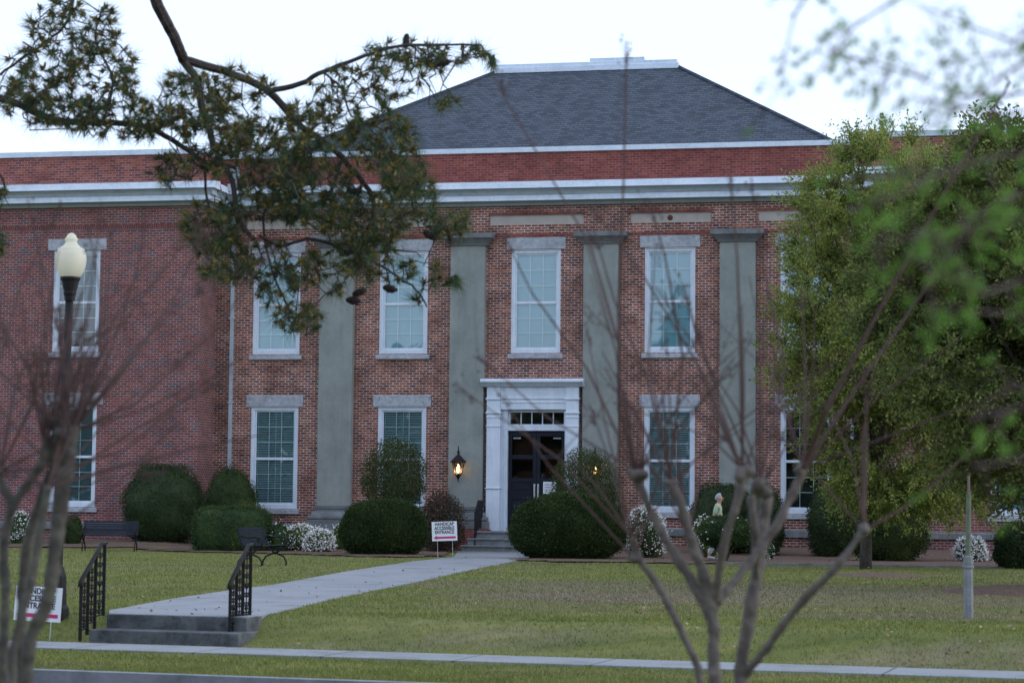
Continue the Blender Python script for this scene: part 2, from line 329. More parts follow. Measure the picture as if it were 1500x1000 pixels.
# ------------------------------------------------------------------ ground, walks
def ground_sheet():
    ps = [-400, -150, -80, -50, -35]+[x*.8 for x in range(-32, 48)]+[45, 60, 100, 200, 400]
    qs = [-400, -150, -60, -30, -20, -12.62, -12.6, -8, -3.84, -3.8, -2, -1, 0, .12]+[.12+.15*i for i in range(1, 11)]+[2+.8*i for i in range(0, 62)]+[55, 70, 100, 200, 600]
    V = []; Fc = []
    for q in qs:
        for p in ps:
            c = sw(p, q); V.append((c.x, c.y, terr(c.x, c.y)))
    n = len(ps)
    for j in range(len(qs)-1):
        for i in range(n-1): a = j*n+i; Fc.append((a, a+1, a+n+1, a+n))
    mb = MB(); mb.v = V; mb.f = Fc
    return tag(mb.build('ground', M['lawn'], smooth=True), kind='structure')
ground_sheet()
def strip(name, m, q0, q1, z0, z1, p0=-60, p1=60):
    mb = MB(); mb.slab([tuple(sw(p0, q0))[:2], tuple(sw(p1, q0))[:2], tuple(sw(p1, q1))[:2], tuple(sw(p0, q1))[:2]], z0, z1)
    return tag(mb.build(name, m), kind='structure')
strip('sidewalk', M['walk'], -1.02, .0, -.06, .025)
strip('road', M['asphalt'], -12.58, -3.87, -.2, -.12, -120, 120)
strip('kerb', M['kerb'], -3.86, -3.70, -.19, .015)
strip('far_kerb', M['kerb'], -12.7, -12.56, -.19, .015)
# path
PL = [(148, 899), (154, 894), (254, 876), (341, 863.6), (400, 856), (510, 836), (600, 822.5), (665, 815)]
PR = [(372, 903), (405, 897), (490, 876), (620, 850), (680, 836), (752, 822)]
pl = [gp(x, y, .33) for x, y in PL]+[fw(-2.0, -2.05, .33)]
pr = [gp(x, y, .33) for x, y in PR]+[fw(1.75, -5, .33), fw(1.75, -2.05, .33)]
_a, _b = pq(pl[0].x, pl[0].y)[0], pq(pr[0].x, pr[0].y)[0]; pl[0] = sw(_a+.02, .66, .33); pr[0] = sw(_b-.02, .66, .33); pl[1] = pl[1]+SQ*.1
mb = MB(); mb.slab([(v.x, v.y) for v in pr]+[(v.x, v.y) for v in reversed(pl)], .18, .334)
tag(mb.build('path', M['path'], bevel=.008), kind='structure')
PATHPOLY = [(v.x, v.y) for v in pr]+[(v.x, v.y) for v in reversed(pl)]
def inpoly(x, y, P):
    c = False; j = len(P)-1
    for i in range(len(P)):
        if (P[i][1] > y) != (P[j][1] > y) and x < (P[j][0]-P[i][0])*(y-P[i][1])/(P[j][1]-P[i][1])+P[i][0]: c = not c
        j = i
    return c
# lower garden steps
st = empty('garden_steps', sw(1.0, .4, 0), 'two dark weathered concrete steps from the sidewalk up to the path', 'steps')
lp = lambda p, q: tuple((sw(p, q)-sw(1.0, .4))[:2])
a = gp(137, 941.6, 0); b = gp(345, 949, 0); pa, pb = pq(a.x, a.y)[0], pq(b.x, b.y)[0]
mb = MB(); mb.slab([lp(pa-.02, .2), lp(pb+.02, .2), lp(pb+.02, .9), lp(pa-.02, .9)], -.1, .165); mb.build('step', M['old_concrete'], st, bevel=.012)
c1 = pl[0]; c2 = pr[0]; mb = MB(); q1 = pq(c1.x, c1.y); q2 = pq(c2.x, c2.y)
mb.slab([lp(q1[0]-.0, .60), lp(q2[0], .60), lp(q2[0]+.02, 1.0), lp(q1[0]-.03, 1.0)], -.08, .329); mb.build('landing', M['old_concrete'], st, bevel=.012)
LANDP = (q1[0], q2[0])
# planting beds
def bed(name, pts, dz, kind='structure'):
    mb = MB(); P = [(v[0], v[1]) for v in pts]
    x0, x1 = min(p[0] for p in P), max(p[0] for p in P); y0, y1 = min(p[1] for p in P), max(p[1] for p in P)
    st_ = .45; nx, ny = int((x1-x0)/st_)+1, int((y1-y0)/st_)+1; idx = {}
    def vid(i, j):
        if (i, j) not in idx:
            x, y = x0+i*st_, y0+j*st_; idx[(i, j)] = len(mb.v); mb.v.append((x+random.uniform(-.12, .12), y+random.uniform(-.12, .12), terr(x, y)+dz+random.uniform(-.012, .012)))
        return idx[(i, j)]
    for i in range(nx+1):
        for j in range(ny+1):
            if inpoly(x0+(i+.5)*st_, y0+(j+.5)*st_, P): mb.f.append((vid(i, j), vid(i+1, j), vid(i+1, j+1), vid(i, j+1)))
    return tag(mb.build(name, M['mulch'], smooth=True), kind=kind)
bl = [fw(-30, -7.6, 0), fw(-14, -7.2, 0), fw(-11, -6.4, 0), gp(290, 809), gp(400, 811), gp(500, 815), gp(600, 817), gp(655, 814), fw(-2.2, -2.0, 0), fw(-2.2, .3, 0), fw(-30, .3, 0)]
br = [fw(1.9, -5, 0), gp(752, 821), gp(830, 824), gp(900, 824), gp(1000, 826), gp(1100, 826), gp(1250, 829), gp(1400, 831), gp(1600, 834), fw(30, -7, 0), fw(30, .3, 0), fw(1.9, .3, 0)]
BEDS = [[(v.x, v.y) for v in bl], [(v.x, v.y) for v in br]]
bed('planting_bed', bl, .035); bed('planting_bed', br, .035)
mb = MB()
for (xa, ya), (xb, yb) in (((1060, 826.5), (1250, 829.5)), ((1250, 829.5), (1400, 831.5)), ((1400, 831.5), (1600, 834.5))):
    A_, B_ = gp(xa, ya), gp(xb, yb); n_ = Vector((-(B_-A_).y, (B_-A_).x, 0)).normalized()*.06
    mb.slab([tuple((A_-n_)[:2]), tuple((B_-n_)[:2]), tuple((B_+n_)[:2]), tuple((A_+n_)[:2])], .2, .375)
tag(mb.build('bed_edging', M['kerb']), kind='structure')
def ring(name, x, y, rx, ry, h=.1):
    c = gp(x, y); mb = MB(); n = 40; mb.v.append((c.x, c.y, .32+h)); RGS = (.35, .7, .9, 1.)
    for k, f in enumerate(RGS):
        for i in range(n):
            a = 2*PI*i/n; j = 1+random.uniform(-.06, .06); mb.v.append((c.x+rx*f*j*math.cos(a), c.y+ry*f*j*math.sin(a), .31+h*(1-f*f)+random.uniform(-.012, .012)*(f < 1)))
    for i in range(n): mb.f.append((0, 1+i, 1+(i+1) % n))
    for k in range(3):
        for i in range(n): a_ = 1+k*n+i; b_ = 1+k*n+(i+1) % n; mb.f.append((a_, a_+n, b_+n, b_))
    tag(mb.build(name, M['mulch'], smooth=True), kind='structure'); return (c.x, c.y, rx, ry)
RINGS = [ring('mulch_ring', 1285, 843, 1.05, 1.6, .07), ring('mulch_ring', 1510, 868, 1.5, 2.2, .13)]
# grass blades
def grass(N_, name, ymin, ymax, hgt):
    iy = RNG.uniform(1/ymax, 1/ymin, N_); Y = 1/iy; X = RNG.uniform(-.30, .30, N_)*Y; keep = []; Z = np.zeros(N_)
    for i in range(N_):
        x, y = X[i], Y[i]; p, q = pq(x, y)
        if -1.04 < q < .02 or q < -3.72: continue
        if .1 < q < .62 and pa-.05 < p < pb+.1: continue
        if .5 < q < 1.05 and LANDP[0]-.05 < p < LANDP[1]+.05: continue
        if q > .5 and inpoly(x, y, PATHPOLY): continue
        if y > 48 and (inpoly(x, y, BEDS[0]) or inpoly(x, y, BEDS[1])): continue
        if any(((x-r[0])/r[2])**2+((y-r[1])/r[3])**2 < .95 for r in RINGS): continue
        if (O-Vector((x, y, 0))).dot(NN) < .5: continue
        Z[i] = terr(x, y); keep.append(i)
    k = np.array(keep); P = np.stack([X[k], Y[k], Z[k]-.005], 1); n = len(k)
    a = RNG.uniform(0, 2*PI, n); r = np.stack([np.cos(a), np.sin(a)*.4, 0*a], 1)
    wd = (.0035*(Y[k]/20)**1.0)[:, None]*RNG.uniform(.6, 1.5, (n, 1)); h = hgt*RNG.uniform(.45, 1.3, (n, 1))
    tip = P+np.concatenate([RNG.normal(0, .45, (n, 2))*h, h], 1)
    o = npmesh(name, np.stack([P-r*wd, P+r*wd, tip], 1).reshape(-1, 3), 3, M['blade'])
    tag(o, 'short green and straw coloured grass blades covering the lawn and verge', 'grass', kind='stuff')
grass(380000, 'grass', 19.6, 66, .042)

n = 2300; iy = RNG.uniform(1/60, 1/20.5, n); Y = 1/iy; X = RNG.uniform(-.27, .28, n)*Y; kk = [i for i in range(n) if (X[i] > .03*Y[i] or RNG.random() < .35) and pq(X[i], Y[i])[1] > .1 and not inpoly(X[i], Y[i], BEDS[0]) and (O-Vector((X[i], Y[i], 0))).dot(NN) > 3]
P = np.array([(X[i], Y[i], (.345 if inpoly(X[i], Y[i], PATHPOLY) else terr(X[i], Y[i])+.045)) for i in kk]); o = npmesh('fallen_leaves', leaves(P, RNG.normal(0, 1, P.shape)*np.array([1, 1, .12]), .055, .035, .15), 4, leaf_mat('dry_leaf', [(0, (.12, .075, .045)), (.6, (.26, .19, .12)), (1, (.42, .34, .24))], .1))
tag(o, 'dry tan leaves scattered over the lawn and path', 'fallen leaves', kind='stuff')
# ------------------------------------------------------------------ the building
SC = -.085
bld = empty('brick_building', O, 'two storey red brick building with grey pilasters, white cornice and slate blue hip roof', 'building', rz=-ANG)
WX = {'A': -8.51, 'B': -4.32, 'C': -.06, 'D': 4.155, 'E': 8.34}; WL, WR = -14.72, 14.55
FWD, UP, LOW = 1.57, (6.47, 9.73), (1.56, 4.80)
S_L, S_R, WD = -10.56, 10.33, -1.48
def wall(name, m, s0, s1, z0, z1, n, holes, side=None):
    """front sheet with rectangular holes, reveals .2 deep"""
    mb = MB(); xs = sorted({s0, s1, *[h[0] for h in holes], *[h[1] for h in holes]}); zs = sorted({z0, z1, *[h[2] for h in holes], *[h[3] for h in holes]})
    for i in range(len(xs)-1):
        for j in range(len(zs)-1):
            cx, cz_ = (xs[i]+xs[i+1])/2, (zs[j]+zs[j+1])/2
            if any(h[0] < cx < h[1] and h[2] < cz_ < h[3] for h in holes): continue
            mb.quad((xs[i], n, zs[j]), (xs[i+1], n, zs[j]), (xs[i+1], n, zs[j+1]), (xs[i], n, zs[j+1]))
    for a, b, c, d in holes:
        e = n+.22
        mb.quad((a, n, c), (a, n, d), (a, e, d), (a, e, c)); mb.quad((b, n, c), (b, e, c), (b, e, d), (b, n, d))
        mb.quad((a, n, d), (b, n, d), (b, e, d), (a, e, d)); mb.quad((a, n, c), (a, e, c), (b, e, c), (b, n, c))
    if side:
        for x in side: mb.quad((x, n, z0), (x, n+1.5, z0), (x, n+1.5, z1), (x, n, z1))
    return mb.build(name, m, bld)
hf = FWD/2
hm = [(c-hf, c+hf, *z) for k, c in WX.items() for z in (UP, LOW) if not (k == 'C' and z is LOW)]
hm.append((-1.03, .90, .93, 4.71))
PAN = [(-9.57, -7.05), (-5.60, -3.08), (-1.56, 1.44), (2.91, 5.43), (6.88, 9.40)]
hm += [(a, b, 10.5, 10.82) for a, b in PAN]
wall('main_wall', M['old_brick'], S_L, S_R, -.2, 11.3, 0, hm)
wall('wing_wall', M['new_brick'], -34, S_L, -.2, 11.3, WD, [(WL-hf, WL+hf, *UP), (WL-hf, WL+hf, *LOW)], [S_L])
wall('wing_wall', M['new_brick'], S_R, 34, -.2, 11.3, WD, [(WR-hf, WR+hf, *UP), (WR-hf, WR+hf, *LOW)], [S_R])
# dark soldier bands on the wings, projecting course on the old wall
mb = MB()
mb.box(-34, S_L-.0, WD-.012, WD+.1, 10.36, 10.52); mb.build('brick_band', M['band_brick'], bld); mb = MB(); mb.box(S_R, 34, WD-.012, WD+.1, 10.36, 10.52); mb.build('brick_band', M['band_brick'], bld)
mb = MB(); cols = [-6.46, -2.20, 2.03, 6.27]; ed = [S_L]+[v for c in cols for v in (c-.8, c+.8)]+[S_R]
for i in range(0, len(ed), 2): mb.box(ed[i]+.01, ed[i+1]-.01, -.035, .1, 10.14, 10.22)
for a, b in PAN: mb.box(a-.05, b+.05, -.03, .1, 10.825, 10.90)
mb.build('brick_course', M['red_brick'], bld)
for a, b in PAN:
    mb = MB(); mb.box(a-.02, b+.02, .05, .2, 10.48, 10.84); o = mb.build('stone_panel', M['panel_stone'], bld, bevel=.004)
mb = MB(); mb.lathe([(.001, 0), (.05, .0), (.05, .02), (.09, .02), (.001, .05)], n=8)
mb.v = [(x+4.15, .05-z, y+10.66) for x, y, z in mb.v]; mb.build('wall_anchor', M['wood_warm'], bld)
# base band (water table)
mb = MB(); e2 = [S_L]+[v for c in cols for v in (c-.86, c+.86)]+[S_R]; sg = [(e2[i], e2[i+1]) for i in range(0, len(e2), 2)]
for a, b in sg:
    if a < 0 < b: mb.prism([(-.10, .84), (.1, .84), (.1, 1.08), (-.06, 1.08), (-.10, 1.03)], a, -1.75); mb.prism([(-.10, .84), (.1, .84), (.1, 1.08), (-.06, 1.08), (-.10, 1.03)], 1.58, b)
    else: mb.prism([(-.10, .84), (.1, .84), (.1, 1.08), (-.06, 1.08), (-.10, 1.03)], a, b)
for a, b in ((-34, S_L+.08), (S_R-.08, 34)): mb.prism([(WD-.09, .86), (WD+.1, .86), (WD+.1, 1.06), (WD-.05, 1.06), (WD-.09, 1.02)], a, b)
mb.build('water_table', M['stucco_dark'], bld)
# pilasters
for c in cols:
    mb = MB(); mb.box(c-.55, c+.55, -.26, .05, 1.66, 9.86); p = mb.build('pilaster', M['stucco'], bld, bevel=.015)
    mb = MB()
    for w0, w1, z0, z1 in ((.60, .63, 9.84, 9.90), (.63, .74, 9.90, 10.02), (.76, .80, 10.02, 10.06), (.82, .82, 10.06, 10.21)):
        n = len(mb.v)
        for w_, z in ((w0, z0), (w1, z1)):
            d = -.26-(w_-.55); mb.v += [(c-w_, d, z), (c+w_, d, z), (c+w_, .05, z), (c-w_, .05, z)]
        mb.f += [tuple(n+i for i in f) for f in ((3, 2, 1, 0), (4, 5, 6, 7), (0, 1, 5, 4), (1, 2, 6, 5), (2, 3, 7, 6), (3, 0, 4, 7))]
    mb.build('capital', M['stucco_dark'], p)
    mb = MB(); mb.box(c-.60, c+.60, -.32, .05, 1.57, 1.66); mb.box(c-.58, c+.58, -.30, .05, 1.50, 1.57)
    mb.prism([(-.34, 1.50), (-.40, 1.42), (-.44, 1.36), (.05, 1.36), (.05, 1.50)], c-.67, c+.67)
    mb.prism([(-.50, 1.36), (-.53, 1.32), (-.53, 1.26), (-.50, 1.22), (.05, 1.22), (.05, 1.36)], c-.76, c+.76)
    mb.box(c-.80, c+.80, -.56, .05, .98, 1.22); mb.build('base_moulding', M['stucco_dark'], p, bevel=.012)
    mb = MB(); mb.box(c-.84, c+.84, -.60, .05, -.1, .98); mb.build('plinth', M['red_brick'] if c == -2.20 else M['stucco_dark'], p)
# windows
def window(c, z0, z1, n, kind, wing=False):
    mb = MB(); a, b = c-hf, c+hf; T = .115; f0 = n+.045; f1 = n+.21
    mb.box(a, a+T, f0, f1, z0, z1); mb.box(b-T, b, f0, f1, z0, z1); mb.box(a+T, b-T, f0, f1, z1-T, z1); mb.box(a+T, b-T, f0, f1, z0, z0+.13)
    # brick mould, a thin proud rim
    mb.box(a, a+.04, f0-.03, f0, z0, z1); mb.box(b-.04, b, f0-.03, f0, z0, z1); mb.box(a+.04, b-.04, f0-.03, f0, z1-.04, z1)
    w_ = mb.build('window', M['white'], bld, bevel=.004)
    ia, ib, i0, i1 = a+T, b-T, z0+.13, z1-T; mid = z0+(z1-z0)*.488
    mb = MB(); g0 = f0+.05; R_ = .05
    mb.box(ia, ia+R_, g0, g0+.05, i0, i1); mb.box(ib-R_, ib, g0, g0+.05, i0, i1); mb.box(ia+R_, ib-R_, g0, g0+.05, i1-R_, i1); mb.box(ia+R_, ib-R_, g0, g0+.05, i0, i0+.06)
    mb.box(ia, ib, g0-.015, g0+.055, mid-.04, mid+.04); mb.build('sash', M['white'], w_)
    mb = MB(); ma, mb_ = ia+R_, ib-R_
    for (q0, q1) in ((i0+.06, mid-.04), (mid+.04, i1-R_)):
        for k in (1, 2):
            x = ma+(mb_-ma)*k/3; mb.box(x-.011, x+.011, g0+.012, g0+.03, q0, q1); z = q0+(q1-q0)*k/3; mb.box(ma, mb_, g0+.013, g0+.029, z-.011, z+.011)
    mb.build('muntin', M['shade_bar'], w_)
    mb = MB(); mb.quad((ia, g0+.006, i0), (ib, g0+.006, i0), (ib, g0+.006, i1), (ia, g0+.006, i1)); mb.build('pane', M['glass'], w_)
    if kind == 'shade' or kind == 'wingshade':
        mb = MB(); mb.box(ia, ib, f1-.01, f1, i0 if kind == 'shade' else i0+(1.3 if z0 > 5 else 0), i1); mb.build('roller_shade', M['shade'] if kind == 'shade' else M['shade2'], w_)
    if kind == 'blind':
        mb = MB(); z = i0+.01; k = 0
        while z < i1-.01:
            y = f1-.02; mb.quad((ia, y-.018, z), (ib, y-.018, z), (ib, y+.012, z+.031), (ia, y+.012, z+.031)); z += .055; k += 1
        for x in (ia+.08, c, ib-.08): mb.box(x-.012, x+.012, f1-.048, f1-.042, i0, i1)
        mb.build('blind', M['blind'], w_)
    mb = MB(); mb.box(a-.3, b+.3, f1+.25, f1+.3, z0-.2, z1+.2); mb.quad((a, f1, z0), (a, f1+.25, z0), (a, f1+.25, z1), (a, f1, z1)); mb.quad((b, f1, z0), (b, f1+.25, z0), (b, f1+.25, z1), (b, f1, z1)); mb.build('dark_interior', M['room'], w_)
    mb = MB(); mb.prism([(n-.09, z0-.17), (n-.09, z0-.035), (n+.1, z0), (n+.1, z0-.17)], a-.09, b+.09); mb.build('sill', M['granite'], w_, bevel=.008)
    lw = .94 if not wing else .99
    mb = MB(); mb.box(c-lw, c+lw, n-.03, n+.15, z1+.0, z1+.36); mb.build('lintel', M['granite'], w_, bevel=.01)
    return w_
M['shade_bar'] = plain('pale_muntin', (.78, .88, .90), (.7, .8, .83), 3, .6)
M['shade2'] = plain('grey_blue_shade', (.10, .18, .20), (.08, .15, .17), 2, .8)
for k, c in WX.items():
    window(c, *UP, 0, 'shade')
    if k != 'C': window(c, *LOW, 0, 'blind' if k in 'ABD' else 'dark')
window(WL, *UP, WD, 'wingshade', True); window(WL, *LOW, WD, 'wingshade', True); window(WR, *UP, WD, 'shade', True); window(WR, *LOW, WD, 'shade', True)
# cornice: profile (n, z) run along main and wings
def run(prof_f, name, m, parent=bld):
    mb = MB(); P = prof_f
    main = [(n, z) for n, z in P]
    mb.prism(main, S_L-min(0, min(n for n, z in P)) , S_R+min(0, min(n for n, z in P)))
    mn = min(n for n, z in P)
    mb.prism([(n+WD, z) for n, z in P], -34, S_L-mn); mb.prism([(n+WD, z) for n, z in P], S_R+mn, 34)
    # returns on the sides of the wings
    for sx, sg_ in ((S_L, 1), (S_R, -1)):
        k = len(P); b = len(mb.v); y0, y1 = WD+.2, mn*.3
        mb.v += [(sx-sg_*n, y0, z) for n, z in P]+[(sx-sg_*n, y1, z) for n, z in P]
        for i in range(k): mb.f.append((b+i, b+(i+1) % k, b+k+(i+1) % k, b+k+i))
    return mb.build(name, m, parent)
cor = run([(.05, 11.10), (-.12, 11.10), (-.14, 11.16), (-.16, 11.22), (.05, 11.22)], 'cornice', M['grey_trim'])
run([(.05, 11.223), (-.38, 11.223), (-.38, 11.24), (-.365, 11.25), (-.345, 11.40), (.05, 11.40)], 'cornice_fascia', M['metal_white'], cor)
run([(.05, 11.403), (-.37, 11.403), (-.40, 11.48), (-.45, 11.54), (-.47, 11.58), (.05, 11.58)], 'cornice_moulding', M['cornice_grey'], cor)
run([(.05, 11.583), (-.58, 11.583), (-.58, 11.61), (-.565, 11.62), (-.53, 11.80), (.0, 11.86), (.05, 11.86)], 'cornice_top', M['metal_white'], cor)
# parapet
mb = MB(); mb.box(S_L-.1, S_R+.1, .03, .45, 11.6, 12.80); mb.build('parapet', M['red_brick'], bld)
mb = MB(); mb.box(-34, S_L-.02, WD+.03, WD+.5, 11.6, 12.76); mb.box(S_L-.5, S_L-.02, WD+.5, .5, 11.6, 12.76); mb.build('parapet', M['wing_top'], bld)
mb = MB(); mb.box(S_R+.02, 34, WD+.03, WD+.5, 11.6, 12.76); mb.box(S_R+.02, S_R+.5, WD+.5, .5, 11.6, 12.76); mb.build('parapet', M['wing_top'], bld)
mb = MB(); mb.box(S_L+.0, S_R-.0, -.03, .55, 12.803, 12.96)
mb.box(-34, S_L+.04, WD-.03, WD+.55, 12.763, 12.93); mb.box(S_L-.55, S_L+.04, WD+.551, .6, 12.763, 12.93); mb.box(S_R-.04, 34, WD-.03, WD+.55, 12.763, 12.93); mb.box(S_R-.04, S_R+.55, WD+.551, .6, 12.763, 12.93)
mb.build('parapet_cap', M['metal_white'], bld)
mb = MB(); mb.box(-34, 34, .5, 22, 11.9, 12.3); mb.box(-34, 34, .7, 22, -.2, 11.9); mb.build('roof_deck', M['room'], bld)
# hip roof
R0, R1, RN, RZ0, RZ1 = -8.75, 9.25, .5, 12.92, 16.72; OFF = 6.1
rt = [(R0, RN, RZ0), (R1, RN, RZ0), (R1, RN+19, RZ0), (R0, RN+19, RZ0)]; T0, T1 = -2.8, 3.55
tp = [(T0, RN+OFF, RZ1), (T1, RN+OFF, RZ1), (T1, RN+13, RZ1), (T0, RN+13, RZ1)]
mb = MB(); mb.v = rt+tp; mb.f = [(0, 1, 5, 4), (2, 3, 7, 6), (4, 5, 6, 7), (1, 2, 6, 5), (3, 0, 4, 7)]; rf = mb.build('hip_roof', M['shingle'], bld); rf.data.materials.append(M['shingle_side'])
for i in (3, 4): rf.data.polygons[i].material_index = 1
for i in range(4): mb = MB(); mb.tube([Vector(rt[i])+Vector((0, 0, .02)), Vector(tp[i])+Vector((0, 0, .02))], .07, 6); mb.build('hip_cap', M['shingle'], rf)
mb = MB(); mb.box(T0-.04, T1+.04, RN+OFF-.12, RN+13.1, RZ1-.05, RZ1+.14); mb.box(T0+.02, T1-.02, RN+OFF-.06, RN+13, RZ1+.14, RZ1+.27); mb.box(.5, 2.4, RN+OFF-.02, RN+9, RZ1+.27, RZ1+.40); mb.build('roof_curb', M['metal_white'], rf, bevel=.01)
# downspouts
for s in (-9.97, 9.72):
    mb = MB(); mb.box(s-.055, s+.055, -.12, -.02, .5, 11.1)
    for z in (2.6, 4.9, 7.6, 10): mb.box(s-.09, s+.09, -.13, -.01, z, z+.05)
    mb.box(s-.05, s+.05, -.62, -.5, 11.66, 11.9); mb.box(s-.14, s+.14, -.2, .03, 12.15, 12.5); mb.box(s-.06, s+.06, -.12, .02, 11.8, 12.15)
    mb.build('downspout', M['cornice_grey'], bld, bevel=.005)
# entrance surround
mb = MB()
ent = MB()
for sa, sb in ((-1.53, -1.10), (.97, 1.37)):
    ent.box(sa, sb, -.30, .05, .93, 5.40); ent.box(sa-.03, sb+.03, -.34, .05, 4.57, 4.63); ent.box(sa-.02, sb+.02, -.32, .05, 4.16, 4.20); ent.box(sa-.02, sb+.02, -.32, .05, 4.44, 4.48); ent.box(sa-.03, sb+.03, -.335, .05, 2.24, 2.27) ; ent.box(sa-.03, sb+.03, -.34, .05, 5.0, 5.06)
ent.box(-1.10, .97, -.26, .05, 4.70, 5.40); ent.box(-1.10, .97, -.29, .05, 5.02, 5.07); ent.box(-1.10, .97, -.28, .05, 4.90, 4.94)
ent.prism([(-.34, 5.40), (-.38, 5.44), (-.46, 5.50), (-.54, 5.54), (-.54, 5.60), (-.50, 5.64), (.05, 5.68), (.05, 5.40)], -1.70, 1.54)
e_o = ent.build('entrance_surround', M['white'], bld, bevel=.008)
mb = MB(); n0 = .0
mb.box(-1.10, -.90, n0-.12, n0+.15, .93, 4.70); mb.box(.91, .97, n0-.12, n0+.15, .93, 4.70); mb.box(-.90, .91, n0-.05, n0+.15, 4.62, 4.70); mb.box(-.90, .91, n0-.06, n0+.15, 4.05, 4.25)
mb.box(-1.00, -.95, n0-.15, n0-.12, .93, 4.70)
for k in range(1, 5): x = -.84+1.70*k/5; mb.box(x-.015, x+.015, n0+.02, n0+.08, 4.25, 4.62)
mb.box(-.90, -.84, n0-.0, n0+.14, 4.25, 4.62); mb.box(.86, .91, n0-.0, n0+.14, 4.25, 4.62)
mb.build('door_frame', M['white'], e_o, bevel=.004)
mb = MB(); mb.quad((-.84, n0+.05, 4.25), (.86, n0+.05, 4.25), (.86, n0+.05, 4.62), (-.84, n0+.05, 4.62)); mb.build('transom_pane', M['glass'], e_o)
for sgn, a, b in ((0, -.895, -.003), (1, .003, .905)):
    mb = MB(); y0, y1 = n0+.03, n0+.09; zs = [1.0, 1.22, 1.92, 2.18-.0, 2.45, 2.58, 3.17, 3.30, 3.88, 4.045]; ia, ib = a+.115, b-.115
    mb.box(a, ia, y0, y1, 1.0, 4.045); mb.box(ib, b, y0, y1, 1.0, 4.045)
    for z0, z1 in ((1.0, 1.22), (1.92, 2.16), (2.45, 2.58), (3.17, 3.30), (3.88, 4.045)): mb.box(ia, ib, y0, y1, z0, z1)
    for z0, z1 in ((1.22, 1.92), (2.16, 2.45)): mb.box(ia, ib, y0+.025, y1, z0, z1); mb.box(ia+.07, ib-.07, y0+.01, y0+.03, z0+.06, z1-.06)
    d = mb.build('door', M['black_door'], bld, bevel=.005)
    mb = MB(); 
    for z0, z1 in ((2.58, 3.17), (3.30, 3.88)): mb.quad((ia, y0+.03, z0), (ib, y0+.03, z0), (ib, y0+.03, z1), (ia, y0+.03, z1))
    mb.build('door_pane', M['door_glass'], d)
    mb = MB(); hx = b-.055 if sgn == 0 else a+.055; mb.tube([(hx, y0-.0, 2.36), (hx, y0-.06, 2.34), (hx, y0-.06, 2.02), (hx, y0, 2.0)], .018, 8); mb.box(hx-.03, hx+.03, y0-.006, y0, 1.97, 2.4); mb.build('handle', M['steel'], d)
    mb = MB(); cx = (ia+.03) if sgn == 0 else (ib-.27); mb.box(cx, cx+.24, y1-.03, y1+.0, 3.80, 3.84); mb.build('door_closer', M['steel'], d)
mb = MB(); mb.box(.22, .62, n0+.018, n0+.026, 2.10, 2.47); nt_ = mb.build('notice', M['sign_white'], bld); nt_['label'] = 'white paper notice with lines of dark print taped to the door'
mb = MB()
for i in range(6): mb.box(.26, .58-.05*(i % 3), n0+.013, n0+.0155, 2.40-.05*i, 2.415-.05*i)
mb.build('print_line', M['sign_black'], nt_)
# hall behind the doors
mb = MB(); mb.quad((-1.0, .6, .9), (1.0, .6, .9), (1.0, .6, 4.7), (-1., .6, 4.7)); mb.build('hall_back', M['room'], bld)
mb = MB(); mb.box(-.8, .1, .4, .5, 3.1, 3.9); mb.box(.2, .8, .4, .5, 2.6, 3.5); mb.box(-.7, -.2, .4, .5, 1.2, 2.8); mb.build('hall_panelling', M['wood_warm'], bld)
# entrance steps
es = empty('entrance_steps', fw(SC, 0, .3), 'grey concrete steps below the white framed double doors', 'steps', rz=-ANG)
for i, (w_, d_, z1) in enumerate(((1.60, 1.15, .93), (1.74, 1.47, .72), (1.86, 1.8, .51))):
    mb = MB(); mb.box(-w_, w_, -d_-.02, -.05 if i == 0 else -d_+.34, -.1-.3 if True else 0, z1-.3-.055); mb.build('step', M['concrete'], es)
    mb = MB(); mb.box(-w_-.03, w_+.03, -d_-.06, -.01 if i == 0 else -d_+.33, z1-.355, z1-.3); mb.build('tread', M['kerb'], es, bevel=.012)

# ------------------------------------------------------------------ lanterns
def lantern(s, label):
    g = empty('wall_lantern', fw(s, -.46, 0), label, 'lantern', 'lit lanterns on the pilasters beside the door', -ANG)
    mb = MB(); mb.tube([(0, .2, 2.98), (0, .1, 2.80), (0, .02, 2.64), (0, 0, 2.6)], .018, 6); mb.box(-.05, .05, .185, .2, 2.86, 3.1); mb.lathe([(.01, 2.44), (.025, 2.46), (.012, 2.5), (.03, 2.54), (.05, 2.58), (.075, 2.63), (.10, 2.66), (.10, 2.68)], n=8); mb.build('bracket', M['black_iron'], g)
    mb = MB()
    for k in range(6):
        a = 2*PI*k/6; mb.tube([(.1*math.cos(a), .1*math.sin(a), 2.67), (.2*math.cos(a), .2*math.sin(a), 3.05)], .011, 4)
    mb.build('cage', M['black_iron'], g)
    mb = MB(); mb.lathe([(.245, 3.04), (.25, 3.07), (.19, 3.12), (.12, 3.20), (.07, 3.26), (.035, 3.28), (.03, 3.34), (.055, 3.36), (.03, 3.40), (.012, 3.44), (.022, 3.47), (.006, 3.56)], n=12); mb.build('cap', M['black_iron'], g)
    mb = MB(); b = 0
    for k in range(6):
        a, c = 2*PI*k/6, 2*PI*(k+1)/6; mb.quad((.095*math.cos(a), .095*math.sin(a), 2.68), (.095*math.cos(c), .095*math.sin(c), 2.68), (.195*math.cos(c), .195*math.sin(c), 3.04), (.195*math.cos(a), .195*math.sin(a), 3.04))
    mb.build('lantern_glass', M['lamp_glass'], g)
    mb = MB(); mb.lathe([(.01, 2.72), (.04, 2.74), (.055, 2.80), (.045, 2.88), (.02, 2.96), (.004, 3.0)], n=10); mb.build('flame_bulb', M['flame'], g, smooth=True)
